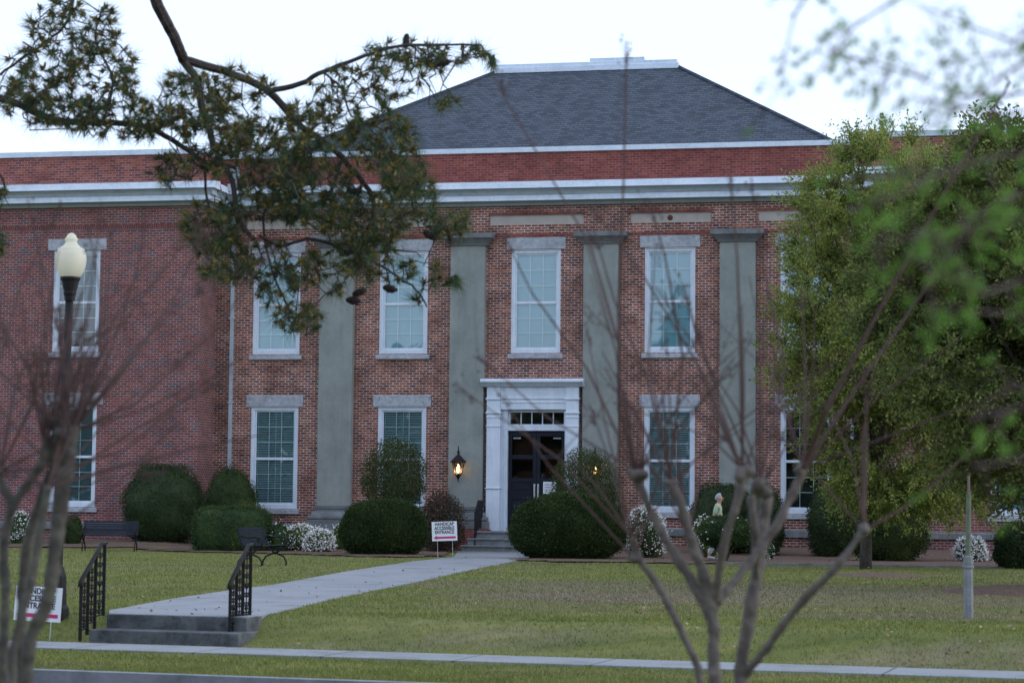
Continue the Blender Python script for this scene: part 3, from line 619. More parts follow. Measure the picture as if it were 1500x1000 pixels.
M['lamp_glass'] = glass_mat('lamp_glass', .05, (.95, .85, .7), .2); M['flame'] = emis('warm_flame', (1, .60, .27), 6)
lantern(-2.38, 'lit black wall lantern on the grey pilaster left of the doors'); lantern(1.92, 'lit black wall lantern right of the doors, half hidden behind the rounded open shrub')

# ------------------------------------------------------------------ railings
def scroll(mb, c, ax, r, turns=1.1, sg=1, rad=.008):
    pts = []
    for i in range(12):
        t = i/11; a = turns*2*PI*t; rr = r*(1-.7*t); pts.append(Vector(c)+ax*(rr*math.cos(a)*sg)+Vector((0, 0, rr*math.sin(a))))
    mb.tube(pts, rad, 4)
def garden_rail(P0, label):
    g = empty('iron_handrail', P0, label, 'handrail', 'cast iron handrails at the garden steps'); d = SQ; L_ = .56
    zb = [0.0, .12, .25, .31]; zt = lambda t: .70+.44*min(1, t/.86)
    for i, t in enumerate((0, .3, .62, 1.)):
        p = d*(L_*t); mb = MB(); z0 = (0, .12, .15, .33)[i]-.03; mb.box(p.x-.018, p.x+.018, p.y-.018, p.y+.018, z0, zt(t)); mb.build('post', M['black_iron'], g)
    mb = MB(); mb.tube([Vector((0, 0, .66))-d*.03, Vector((0, 0, .715))-d*.02, d*L_*.86+Vector((0, 0, 1.155)), d*L_*1.06+Vector((0, 0, 1.165))], [.028, .03, .026, .024], 8); mb.build('top_rail', M['black_iron'], g, smooth=True)
    mb = MB()
    for t0, t1 in ((0, .3), (.3, .62), (.62, 1.)):
        m_ = (t0+t1)/2; p = d*(L_*m_); z0 = .12+.22*m_; z1 = zt(m_)-.05; mb.tube([p+Vector((0, 0, z0)), p+Vector((0, 0, z1))], .008, 4)
        mb.tube([d*(L_*t0)+Vector((0, 0, z0)), d*(L_*t1)+Vector((0, 0, z0+.02))], .011, 4)
        n = 7
        for k in range(n):
            z = z0+.05+(z1-z0-.1)*k/(n-1)
            for sg in (-1, 1): scroll(mb, p+d*(.03*sg)+Vector((0, 0, z)), d, .034, 1.0, sg, .009)
        mb.lathe([(.004, -.05), (.03, 0), (.004, .05)], tuple(p+Vector((0, 0, (z0+z1)/2))), 6); mb.lathe([(.004, -.04), (.026, 0), (.004, .04)], tuple(p+Vector((0, 0, z0+.12))), 6)
    mb.build('scrollwork', M['black_iron'], g)
garden_rail(Vector((-5.04, 25.85, 0)), 'black cast iron handrail on the left side of the garden steps')
garden_rail(Vector((-3.255, 25.62, 0)), 'black cast iron handrail on the right side of the garden steps')
def door_rail(sx, label):
    g = empty('step_railing', fw(sx, -1.5, .3), label, 'railing', 'black railings on the entrance steps', -ANG)
    mb = MB(); T = [(0, 0, 1.18), (0, .12, 1.27), (0, .45, 1.56), (0, 1.0, 1.56)]; mb.tube([(0, -.36, 1.16)]+T, .025, 6) if False else mb.tube(T, .028, 6); mb.tube([(0, 0, .35), (0, .45, .72), (0, 1., .75)], .014, 5); mb.build('top_rail', M['black_iron'], g)
    for y, z0, z1 in ((0, -.05, 1.2), (1.0, .6, 1.56)): mb = MB(); mb.box(-.02, .02, y-.02, y+.02, z0, z1); mb.build('post', M['black_iron'], g)
    mb = MB()
    for k in range(1, 10):
        y = k*.1; z0 = .35+min(y, .45)*.82; z1 = 1.2+min(y, .45)*.8; mb.tube([(0, y, z0), (0, y, z1)], .012, 4)
        scroll(mb, (0, y, z1-.12), Vector((0, 1, 0)), .035, 1, 1, .007)
    mb.build('balusters', M['black_iron'], g)
door_rail(-1.60, 'black iron railing left of the entrance steps before the white door pilaster'); door_rail(1.45, 'black iron railing right of the entrance steps, hidden behind the largest mound')

# ------------------------------------------------------------------ lamp post
LP = at(80, 905, 26.9); LP.z = terr(LP.x, LP.y)
g = empty('lamp_post', LP, 'tall black lamp post with a cream acorn globe in front of the left wing', 'street lamp')
def lz(y, x=98): return at(x, y, 26.9).z-LP.z
lx = lambda x, y: at(x, y, 26.9).x-LP.x
tx = lx(103.5, 400)
def lean(z): return tx*z/lz(400)
mb = MB(); mb.lathe([(.17, -.05), (.17, .12), (.14, .16), (.13, .5), (.10, .6), (.075, .66)], n=12); mb.build('base', M['black_iron'], g, smooth=False)
mb = MB(); zt = lz(432); mb.tube([(0, 0, .3), (lean(zt/2), 0, zt/2), (lean(zt), 0, zt)], [.075, .062, .05], 12); mb.build('pole', M['black_iron'], g, smooth=True)
mb = MB(); z0 = lz(436); ppm = FPX/26.9
pf = [(7.5, 440), (8, 434), (9.5, 430), (9.5, 426), (11, 420), (12.5, 412), (14.5, 409), (14.5, 406), (10, 405)]
mb.lathe([(r/ppm, lz(y)) for r, y in pf], (lean(lz(415)), 0, 0), 16); mb.build('fitter', M['black_iron'], g, smooth=False)
mb = MB(); pf = [(12, 406.5), (15.5, 403.5), (18.5, 399), (20.8, 393), (22.2, 386), (22.6, 379), (22, 373), (20.4, 368.5), (19.6, 367.5), (19.6, 365), (17, 363.5), (13, 361), (10, 358), (8.2, 355), (8.2, 353), (9.8, 351.5), (9.6, 349.5), (7.8, 348), (6.8, 345.5), (4.6, 342.8), (2.2, 341.4), (.5, 341)]
mb.lathe([(r/ppm, lz(y)) for r, y in pf], (tx, 0, 0), 24)
m, nt2, N_, L_, B_ = new_mat('cream_globe'); r_ = ramp(N_, [(.3, (.88, .85, .74)), (.7, (.8, .77, .65))]); L_.new(noise(N_, L_, 3), r_.inputs[0]); L_.new(r_.outputs[0], B_.inputs['Base Color']); B_.inputs['Roughness'].default_value = .35
T_ = N_.new('ShaderNodeBsdfTranslucent'); T_.inputs[0].default_value = (.92, .88, .74, 1); X_ = N_.new('ShaderNodeMixShader'); X_.inputs[0].default_value = .55; L_.new(B_.outputs[0], X_.inputs[1]); L_.new(T_.outputs[0], X_.inputs[2]); L_.new(X_.outputs[0], N_['Material Output'].inputs[0])
mb.build('globe', m, g, smooth=True)

# ------------------------------------------------------------------ signs
def text_mesh(body, size, name, m, parent, loc, bold=.01):
    cu = bpy.data.curves.new('t', 'FONT'); cu.body = body; cu.size = size; cu.align_x = 'CENTER'; cu.align_y = 'CENTER'; cu.offset = bold*size; cu.space_line = .9; cu.extrude = .0015
    o = bpy.data.objects.new('t', cu); COL.objects.link(o); dg = bpy.context.evaluated_depsgraph_get()
    me = bpy.data.meshes.new_from_object(o.evaluated_get(dg)); bpy.data.objects.remove(o)
    r = bpy.data.objects.new(name, me); COL.objects.link(r); me.materials.clear(); me.materials.append(m); r.parent = parent; r.location = loc; r.rotation_euler = (PI/2, 0, 0); r.scale = (.84, 1, 1); return r
def sign(P, rz, w_, h, zc, label, tilt=0):
    g = empty('yard_sign', P, label, 'sign', 'handicap accessible entrance signs', rz); g.rotation_euler = (0, tilt, rz)
    mb = MB(); mb.box(-w_/2, w_/2, -.004, .004, zc-h/2, zc+h/2); mb.build('board', M['sign_white'], g)
    text_mesh('HANDICAP\nACCESSIBLE\nENTRANCE', h*.235, 'lettering', M['sign_black'], g, (0, -.0065, zc+h*.155), .03)
    mb = MB(); y = -.007; za = zc-h*.33; t = h*.055
    mb.quad((-w_*.30, y, za-t), (w_*.44, y, za-t), (w_*.44, y, za+t), (-w_*.30, y, za+t)); mb.quad((-w_*.45, y, za), (-w_*.30, y, za-t*2), (-w_*.30, y, za+t*2)); mb.build('arrow', M['sign_magenta'], g)
    mb = MB()
    for x in (-w_*.3, w_*.3): mb.tube([(x, .008, -.1), (x, .008, zc+h*.3)], .006, 5)
    mb.build('wire_stake', M['steel'], g)
p = at(52, 930, 26.0); z = terr(p.x, p.y); sign(Vector((p.x, p.y, z)), -.05, .56, .405, at(52, 884, 26).z-z, 'white handicap entrance sign behind the bare left tree at the lamp post', .05)
p = at(652.5, 812, 57); z = terr(p.x, p.y); sign(Vector((p.x, p.y, z)), -.12, .66, .50, at(652.5, 777.5, 57).z-z, 'white handicap entrance sign between the clipped mound and the door steps', -.045)

# ------------------------------------------------------------------ benches
def bench(P, rz, label, L_=1.55):
    g = empty('park_bench', P, label, 'bench', 'black slatted park benches', rz)
    prof_side = [(.0, .43), (.10, .445), (.25, .43), (.38, .42), (.44, .46), (.50, .62), (.56, .82)]
    for side in (-1, 1):
        x = side*(L_/2-.05); mb = MB()
        mb.tube([(x, y-.2, z) for y, z in prof_side], .02, 6)
        mb.tube([(x, -.22, .0), (x, -.22, .10), (x, -.16, .2), (x, -.02, .26), (x, .1, .3), (x, .2, .42)], .02, 6); mb.tube([(x, .36, .0), (x, .35, .10), (x, .28, .2), (x, .14, .26), (x, .0, .3), (x, -.18, .42)], .02, 6)
        mb.tube([(x, -.19, .43), (x, -.23, .52), (x, -.2, .62), (x, -.08, .65), (x, .1, .63), (x, .27, .66)], .02, 6)
        scroll(mb, (x, -.14, .56), Vector((0, 1, 0)), .05, 1.2, 1, .012); mb.build('side_frame', M['black_iron'], g, smooth=True)
    for k in range(6): y = -.18+.075*k; mb = MB(); mb.box(-L_/2, L_/2, y-.03, y+.03, .445-(.01 if k > 2 else 0), .467-(.01 if k > 2 else 0)); mb.build('seat_slat', M['bench'], g, bevel=.004)
    for k in range(6):
        t = k/5; y = .245+.12*t; z = .50+.32*t; mb = MB(); mb.prism([(y-.012, z-.026), (y+.008, z-.03), (y+.028, z+.022), (y+.008, z+.026)], -L_/2, L_/2); mb.build('back_slat', M['bench'], g)
M['bench'] = plain('dark_bench_slat', (.016, .022, .034), (.01, .015, .025), 4, .5, spec=.15)
b1 = at(160, 806, 62); bench(Vector((b1.x, b1.y, terr(b1.x, b1.y))), .05, 'dark slatted bench facing the camera in front of the left wing', 1.56)
b2 = at(388, 829, 48); bench(Vector((b2.x, b2.y, terr(b2.x, b2.y))), PI/2-.35, 'dark slatted bench with curved iron legs seen from the side near the path', 1.3)

# ------------------------------------------------------------------ old post on the lawn
P = at(1419, 927, 27.2); P.z = terr(P.x, P.y); pm = FPX/27.2; g = empty('old_lamp_stub', P, 'worn grey post with a collar and a thin upper pipe, standing on the right lawn', 'post')
hz = lambda y: at(1419, y, 27.2).z-P.z
mb = MB(); mb.lathe([(7.3/pm, -.1), (6.8/pm, hz(833))], n=8); mb.build('concrete_base', M['concrete'], g)
mb = MB(); mb.lathe([(7.2/pm, hz(833)), (8.4/pm, hz(831)), (8.4/pm, hz(829)), (7.2/pm, hz(828)), (7.6/pm, hz(824)), (6.5/pm, hz(816)), (3.8/pm, hz(812))], n=8); mb.build('collar', M['green_metal'] if 'green_metal' in M else M['stucco_dark'], g)
mb = MB(); mb.tube([(0, 0, hz(815)), (.01, 0, hz(723))], [4.2/pm, 3.6/pm], 8); mb.build('pipe', plain('mossy_pipe', (.14, .16, .11), (.09, .11, .08), 12, .8), g)
mb = MB(); mb.tube([(.012, 0, hz(724)), (.012, 0, hz(696))], [2./pm, 1.8/pm], 6); mb.build('rod', plain('rusty_rod', (.22, .16, .13), (.12, .09, .08), 12, .8), g)

# ------------------------------------------------------------------ shrubs
def shrub(x0, x1, yt, Y, label, m, n, ex=2.3, dep=1., leaf=(.055, .03), shell=.14, spread=1., z0=None, name='shrub', flowers=0, core=.88, top=None, lump=.06, cat='shrub', stems=False, group=None):
    a, b = at(x0, yt, Y), at(x1, yt, Y); c = (a+b)/2; rx = (b.x-a.x)/2; zg = terr(c.x, Y); ztop = at((x0+x1)/2, yt, Y).z
    g = empty(name, Vector((c.x, Y, zg)), label, cat, group); zb = zg-.05 if z0 is None else at((x0+x1)/2, z0, Y).z
    H = ztop-zb; ry = rx*dep; cz0 = zb+H*.42-zg; up, dn = H*.58, H*.46
    ph = RNG.uniform(0, 6, 6)
    def surf(d, f=1.):
        r = (np.abs(d[:, 0])**ex+np.abs(d[:, 1])**ex+np.abs(d[:, 2])**ex)**(-1/ex)
        lm = 1+lump*(np.sin(3.1*d[:, 0]*2+ph[0])*np.sin(2.7*d[:, 1]*2+ph[1])+.6*np.sin(5.3*d[:, 2]*1.5+ph[2]+4*d[:, 0])+.35*np.sin(9*d[:, 0]+ph[3])*np.sin(8*d[:, 2]+ph[4]))
        q = d*(r*lm*f)[:, None]; return np.stack([q[:, 0]*rx, q[:, 1]*ry, cz0+np.where(q[:, 2] > 0, q[:, 2]*up, q[:, 2]*dn)], 1)
    d = unit(RNG.normal(0, 1, (n, 3))); f = 1-np.abs(RNG.normal(0, shell, n)); f = np.where(RNG.random(n) < .02, RNG.uniform(1.03, 1.09, n), f); P = surf(d, f*RNG.uniform(.97, 1.03, n))
    ok = P[:, 2] > (0 if z0 is None else -9)
    nf = npmesh('foliage', leaves(P[ok]-0.4*d[ok]*leaf[0], d[ok]+np.array([0, 0, .3]), *leaf, spread=spread), 4, m, g)
    if core:
        mb = MB(); nu, nv = 22, 12
        for j in range(nv+1):
            th = PI*j/nv
            dd = np.array([[math.sin(th)*math.cos(2*PI*i/nu), math.sin(th)*math.sin(2*PI*i/nu), math.cos(th)] for i in range(nu)])+1e-6
            for p_ in surf(dd, core): mb.v.append(tuple(p_))
        for j in range(nv):
            for i in range(nu): i2 = (i+1) % nu; mb.f.append((j*nu+i, (j+1)*nu+i, (j+1)*nu+i2, j*nu+i2))
        mb.build('inner_foliage', m, g, smooth=True)
    if stems or not core:
        mb = MB()
        for k in range(22):
            d1 = unit(RNG.normal(0, 1, (1, 3))); e = surf(d1, .85)[0]; b0 = Vector((random.uniform(-.08, .08), random.uniform(-.08, .08), -.03)); mid = Vector((e[0]*.35, e[1]*.35, max(.1, e[2]*.5))); mb.tube([b0, mid, Vector(e)], [.028, .018, .006], 5)
        mb.build('stem', M['bark'], g)
    if flowers:
        d = unit(RNG.normal(0, 1, (flowers, 3))); k = (d[:, 2] > -.5); d = d[k]; P = surf(d, RNG.uniform(.98, 1.06, len(d))); cl = RNG.normal(0, .035, P.shape); 
        P = np.concatenate([P, P+cl]); d = np.concatenate([d, d])
        o = npmesh('blossom', leaves(P, d, .05, .045, .9), 4, M['flower'], g); tag(o, kind='stuff')
    return g
B, Hm = M['box_leaf'], M['holly_leaf']
shrub(180, 302, 676, 66.8, 'large dark round shrub at the corner of the left wing', Hm, 26000, dep=.8, ex=2.5)
shrub(299, 379, 683, 68.2, 'smaller dark round shrub beside the downspout, behind the boxy hedge', B, 15000, dep=.9)
shrub(283, 400, 741, 63.2, 'low boxy clipped hedge behind the side-on bench', M['hedge_leaf'], 22000, ex=5, dep=.6, lump=.03)
shrub(330, 400, 729, 64.8, 'loose yellow green shrub poking up over the boxy hedge', M['lime_leaf'], 3500, dep=.6, core=0, shell=.3, ex=2)
shrub(396, 424, 765, 63.0, 'small green shrub with a few white flowers right of the boxy hedge', M['hedge_leaf'], 3000, flowers=60)
shrub(415, 464, 769, 63.8, 'white flowering shrub next to the boxy hedge, fuller of the pair', M['lime_leaf'], 5000, flowers=1000, group='low flowering shrubs')
shrub(447, 489, 776, 62.8, 'white flowering shrub touching the clipped mound side of its pair', M['lime_leaf'], 4000, flowers=1100)
shrub(486, 512, 769, 64.0, 'small yellow green shrub tucked behind the left clipped mound', M['lime_leaf'], 2500, flowers=120)
shrub(497, 628, 731, 60.2, 'smooth clipped dark green mound left of the path, below the rounded open shrub', B, 42000, ex=2.35, dep=.75, lump=.022, shell=.05, leaf=(.055, .03), spread=.9)
shrub(527, 628, 641, 65.2, 'rounded open leafed shrub in front of the second ground floor window', M['open_leaf'], 17000, ex=2.1, core=0, shell=.3, z0=748, lump=.05, stems=True, leaf=(.06, .035))
shrub(610, 684, 717, 64.8, 'loose reddish leafed shrub below the lit lantern', M['red_leaf'], 10000, core=0, shell=.3, lump=.09, stems=True, leaf=(.07, .035), ex=2)
shrub(748, 917, 722, 57.6, 'largest smooth clipped dark green mound, right of the path before the doors', B, 60000, ex=2.3, dep=.7, lump=.018, shell=.05, leaf=(.055, .03), spread=.9)
shrub(806, 910, 655, 63.8, 'rounded open twiggy shrub rising behind the largest clipped mound', M['open_leaf'], 25000, ex=2.1, core=0, shell=.3, z0=765, lump=.05, stems=True, leaf=(.05, .03))
shrub(886, 918, 700, 64.0, 'small yellow green shrub behind the right edge of the largest mound', M['lime_leaf'], 2200, core=0, shell=.35, stems=True)
shrub(917, 976, 742, 59.0, 'white flowering shrub just right of the largest clipped mound', M['open_leaf'], 5500, flowers=1000, core=.7, shell=.25)
shrub(1008, 1112, 705, 62.3, 'broad dark shrub behind the walking person', Hm, 20000, dep=.7)
shrub(1088, 1150, 712, 61.3, 'dark shrub under the fourth pilaster behind the bare tree', Hm, 11000, dep=.8)
shrub(1014, 1052, 756, 60.0, 'pale flowering shrub left of the walking person', M['lime_leaf'], 3000, flowers=260)
shrub(1022, 1100, 754, 56.0, 'clipped round shrub in front of the walking person', M['hedge_leaf'], 12000, z0=800, stems=True, flowers=30)
shrub(1116, 1134, 794, 59.0, 'tiny white flowering plant in the mulch below the bare tree', M['hedge_leaf'], 700, flowers=60)
shrub(1182, 1252, 703, 61.0, 'tall dark shrub under the right hand ground floor window', Hm, 14000, dep=.9)
shrub(1234, 1362, 705, 58.0, 'wide glossy shrub behind the trunk of the olive green tree', B, 26000, dep=.7)
shrub(1400, 1444, 787, 58.0, 'round white flowering bush behind the worn grey post', M['hedge_leaf'], 3500, flowers=1100)
shrub(1455, 1530, 765, 52.0, 'dark rounded shrub at the right edge of the photo', Hm, 15000)
shrub(14, 48, 750, 65.5, 'white flowering shrub behind the bare tree at the left edge', M['hedge_leaf'], 3000, flowers=500)
shrub(90, 122, 754, 65.5, 'small round green shrub behind the left end of the bench', B, 5000)

# ------------------------------------------------------------------ trees
def tree(base, cen, rad, r0, m, nclump, label, tw=14, lf=22, leaf=(.065, .035), name='tree', up=.35, skirt=0, lowdroop=0, fork=.35, twl=.62):
    base = Vector(base); g = empty(name, base, label, 'tree', 'leafy trees on the right lawn'); cen = Vector(cen)-base; mb = MB(); tips = []; tr = MB()
    top = Vector((cen.x, cen.y, cen.z)); N0 = 7
    tp_ = [Vector((0, 0, -.1)), Vector((.03, 0, fork*cen.z*.6)), top*fork+Vector((.05, 0, .1)), top*.75, top+Vector((0, 0, rad[2]*.45))]
    tr.tube(tp_, [r0*1.25, r0, r0*.8, r0*.5, r0*.16], 9); tr.build('trunk', M['bark'], g, smooth=True)
    nodes = []
    for k in range(11):
        a = 2*PI*k/11+random.uniform(-.2, .2); el = random.uniform(-.35, .9); e = cen+Vector((rad[0]*.72*math.cos(a)*math.cos(el), rad[1]*.72*math.sin(a)*math.cos(el), rad[2]*.72*math.sin(el)))
        t = .15+.6*max(0, (el+.35)/1.25); s = tp_[1].lerp(tp_[3], t); mid = s.lerp(e, .5)+Vector((random.uniform(-.3, .3), random.uniform(-.3, .3), random.uniform(.1, .5)))
        pts = [s, s.lerp(mid, .5)+Vector((0, 0, .1)), mid, mid.lerp(e, .5)+Vector((random.uniform(-.15, .15), 0, random.uniform(-.1, .1))), e]; mb.tube(pts, [r0*.5, r0*.38, r0*.28, r0*.2, r0*.1], 6)
        nodes += [(pts[i].lerp(pts[i+1], u), r0*.3*(1-i/5)) for i in range(1, 4) for u in (0, .5)]+[(e, r0*.1)]
    P = []; Dv = []
    for k in range(nclump+skirt):
        if k >= nclump:
            a_ = random.uniform(0, 2*PI); rr_ = math.sqrt(random.random()); c = cen*1.; c = Vector((cen.x+.25+rad[0]*.62*rr_*math.cos(a_), cen.y+rad[1]*.72*rr_*math.sin(a_), random.uniform(1.45, 2.5)))
        while k < nclump:
            d = Vector((random.gauss(0, 1), random.gauss(0, 1), random.gauss(0, 1))).normalized(); f = random.random()**.42
            wd_ = 1.; c = cen+Vector((d.x*rad[0]*f*wd_, d.y*rad[1]*f*wd_, d.z*rad[2]*f)); c.z = max(c.z, 1.55)
            nz = math.sin(c.x*1.9+base.x)*math.sin(c.y*1.7+1)*math.sin(c.z*1.8+2)
            if nz > -.16: break
        nd, rr = min(nodes, key=lambda n: (n[0]-c).length); mid = nd.lerp(c, .5)+Vector((random.uniform(-.12, .12), random.uniform(-.12, .12), random.uniform(-.05, .15)))
        mb.tube([nd, mid, c], [max(.012, rr*.5), .013, .007], 4, cap=False); nodes.append((mid, .03))
        out = (c-cen); out = Vector((out.x/rad[0], out.y/rad[1], out.z/rad[2])).normalized()
        for j in range(tw):
            dd = (out*.55+Vector((random.gauss(0, .6), random.gauss(0, .6), random.gauss(up, .5)-lowdroop*(c.z < cen.z*.8)))).normalized(); ln = twl*random.uniform(.5, 1.25); e = c+dd*ln+Vector((0, 0, -.06*ln))
            mb.tube([c, c.lerp(e, .55)+Vector((0, 0, .04)), e], [.006, .0045, .002], 3, cap=False)
            u = RNG.uniform(.12, 1, lf)[:, None]; q = np.array(c)[None]*(1-u)+np.array(e)[None]*u+RNG.normal(0, .035, (lf, 3)); P.append(q); Dv.append(np.repeat(np.array(dd)[None], lf, 0))
    mb.build('branches', M['bark'], g); P = np.concatenate(P); Dv = np.concatenate(Dv)
    npmesh('crown', leaves(P, Dv*.8, *leaf, spread=.8), 4, m, g); return g
b_ = at(1268, 833, 50.4); b_.z = .35
tree(b_, at(1308, 470, 50.4), (2.65, 2.5, 4.35), .12, M['oak_leaf'], 470, twl=.8, skirt=40, label='olive green small leafed tree with a slim trunk in a mulch ring', lowdroop=.35, leaf=(.085, .045), lf=26, tw=17, up=.45)
b_ = at(1590, 868, 36.5); b_.z = .35
tree(b_, at(1550, 450, 36.5), (3.2, 2.7, 3.3), .15, M['oak3_leaf'], 640, skirt=25, label='deep green leafy tree leaning in from the right edge', lowdroop=.3, leaf=(.085, .045), lf=24, tw=16)

# ------------------------------------------------------------------ wood across the street, seen in the window glass
n = 64000; cx = RNG.uniform(-95, 75, n); row = RNG.uniform(0, 7, n)
top = 9.6+1.5*np.sin(cx*.23)+1.3*np.sin(cx*.61+1)+.8*np.sin(cx*1.7)+9.5*np.exp(-((cx-13.2)/2.2)**2)+7*np.exp(-((cx+38)/6)**2)+5*np.exp(-((cx+9)/2.5)**2); zz = top*RNG.uniform(0.02, 1, n)**.8
WO = Vector((-42, -34, 0)); wd = Vector((.921, -.389, 0)); wn = Vector((-.389, -.921, 0))
P = np.stack([WO.x+wd.x*cx+wn.x*row, WO.y+wd.y*cx+wn.y*row, zz], 1)
o = npmesh('far_wood', leaves(P, RNG.normal(0, 1, (n, 3)), .95, .6), 4, M['oak2_leaf']); tag(o, 'dark belt of trees behind the viewer mirrored in the ground floor glass', 'trees', kind='stuff')
# ------------------------------------------------------------------ pine
PY = 18.0; PK = PY/13
def limb(mb, pts, r0, r1, Y0=13, Y1=13, nodes=None, wob=3):
    Y0 *= PK; Y1 *= PK
    P = [at(x, y, Y0+(Y1-Y0)*i/(len(pts)-1)) for i, (x, y) in enumerate(pts)]; Q = []
    for i in range(len(P)-1):
        a, b, c, d = P[max(i-1, 0)], P[i], P[i+1], P[min(i+2, len(P)-1)]
        for k in range(4):
            t = k/4; Q.append(.5*((2*b)+(c-a)*t+(2*a-5*b+4*c-d)*t*t+(3*b-a-3*c+d)*t**3))
    Q.append(P[-1]); n = len(Q); ww = wob/FPX*PY*.35
    Q = [q+Vector((random.uniform(-ww, ww), random.uniform(-ww, ww)*2, random.uniform(-ww, ww))) if 0 < i < n-1 else q for i, q in enumerate(Q)]
    R_ = [(r0+(r1-r0)*i/(n-1)) for i in range(n)]; mb.tube(Q, R_, 7)
    if nodes is not None: nodes += [(q, R_[i]) for i, q in enumerate(Q)]
    return Q
px = FPX/PY
root = Vector((-6.9, 18.8, 0)); pine = empty('pine_tree', root, 'pine with long needled branches and cones hanging across the upper left', 'tree')
mb = MB(); nodes = []
limb(mb, [(222, -60), (228, 0), (245, 35), (262, 70), (268, 88)], 9/px, 8/px, 12.6, 13, nodes)
limb(mb, [(268, 88), (330, 105), (390, 132), (440, 185), (480, 212), (520, 252), (545, 290), (548, 330)], 7/px, 3.2/px, 13, 13.2, nodes)
limb(mb, [(268, 88), (288, 118), (298, 165), (318, 225), (340, 265), (350, 320), (372, 350)], 6.5/px, 3/px, 13, 12.7, nodes)
limb(mb, [(-60, 128), (-20, 140), (20, 150), (80, 176), (150, 180), (215, 186), (262, 212), (300, 236), (345, 246)], 7/px, 3/px, 13.4, 13.0, nodes)
limb(mb, [(395, 134), (440, 122), (475, 105), (520, 88), (580, 68), (640, 66), (705, 66)], 4.5/px, 1.4/px, 13, 12.7, nodes)
limb(mb, [(540, 300), (560, 350), (530, 370), (500, 350), (520, 365), (560, 395), (600, 420), (645, 440)], 3/px, 1.2/px, 13.2, 13., nodes) if False else None
limb(mb, [(478, 355), (500, 365), (540, 380), (575, 400), (610, 425), (625, 450)], 2.5/px, 1.2/px, 13.1, 13., nodes)
limb(mb, [(380, 345), (410, 360), (450, 350), (478, 355)], 2.5/px, 2.4/px, 12.7, 13.1, nodes)
limb(mb, [(500, 235), (480, 290), (440, 300), (400, 295), (385, 330), (400, 400), (425, 455)], 3/px, 1.4/px, 13.1, 12.8, nodes)
limb(mb, [(0, 110), (40, 80), (70, 60), (100, 30), (110, -20)], 2/px, 2/px, 13.3, 13.1, nodes)
limb(mb, [(-60, 240), (-30, 230), (0, 255), (10, 285)], 3/px, 1.5/px, 13.3, 13.2, nodes)
limb(mb, [(150, 180), (165, 120), (140, 60), (150, 10)], 2.4/px, 1.4/px, 13, 13.2, nodes)
limb(mb, [(475, 108), (500, 130), (515, 170), (560, 190)], 1.8/px, 1.2/px, 13, 13, nodes)
limb(mb, [(300, 230), (305, 300), (340, 370), (345, 400)], 2.2/px, 1.2/px, 12.9, 12.9, nodes)
# limbs joining to the trunk outside the picture
A1, A2 = at(-60, 128, 13.4*PK), at(222, -60, 12.6*PK); A3 = at(-60, 240, 13.3*PK); A4 = at(110, -20, 13.1*PK); tpos = lambda z: root+Vector((.02*z, -.01*z, z))
for q, r_ in ((A1, 7/px), (A3, 3/px)): mb.tube([tpos(q.z-.4), (tpos(q.z-.4)+q)/2+Vector((0, 0, .1)), q], [r_*1.6, r_*1.2, r_], 7)
B1 = A2+Vector((-1.6, .5, .9)); mb.tube([tpos(A2.z+.9), A2+Vector((-3.0, .8, 1.1)), B1, A2], [.08, .075, .065, 9/px], 7); mb.tube([B1, A4], [.02, .009], 5)
EL = [(110, 40, 70, 45, 34), (50, 110, 60, 40, 30), (150, 110, 55, 55, 30), (190, 175, 80, 28, 34), (90, 165, 70, 25, 26), (20, 150, 30, 20, 8), (280, 150, 60, 45, 34), (320, 205, 55, 50, 42), (390, 210, 60, 40, 28), (350, 130, 50, 30, 12),
      (470, 185, 60, 40, 30), (505, 130, 55, 35, 12), (570, 115, 50, 35, 14), (590, 78, 70, 16, 16), (645, 92, 35, 14, 8), (690, 80, 22, 12, 5), (655, 150, 20, 12, 3), (555, 205, 55, 45, 34), (585, 250, 35, 35, 18), (535, 330, 55, 50, 40), (600, 290, 40, 45, 24), (655, 330, 32, 22, 12),
      (470, 290, 75, 50, 40), (400, 280, 60, 50, 38), (310, 330, 45, 40, 28), (330, 380, 40, 35, 22), (400, 400, 50, 45, 26), (435, 465, 35, 22, 12), (500, 395, 55, 40, 22), (565, 385, 45, 30, 9), (610, 400, 40, 25, 5), (0, 285, 22, 18, 4), (0, 360, 14, 30, 4), (250, 250, 35, 25, 10), (330, 60, 40, 30, 0), (440, 240, 50, 40, 20)]
tufts = []
for cx, cy, rx, ry, n in EL:
    for k in range(int(n*2.6)):
        a = random.uniform(0, 2*PI); f = math.sqrt(random.random()); tufts.append((at(cx+rx*f*math.cos(a), cy+ry*f*math.sin(a), PY+random.gauss(0, .5)), 1.))
for x, y, s in ((715, 80, 1.5), (700, 72, 1.2), (722, 88, 1.2), (652, 152, 1.2), (655, 415, 1.7), (668, 408, 1.3), (612, 440, 1.4), (568, 160, 1.3), (600, 405, 1.1), (465, 478, 1.5), (448, 488, 1.4), (690, 325, 1.1), (640, 340, 1.1), (560, 158, 1.2)): tufts.append((at(x, y, PY+random.uniform(-.15, .15)), s))
NP_, BP = [], []
tufts.sort(key=lambda t: min((t[0]-n[0]).length for n in nodes))
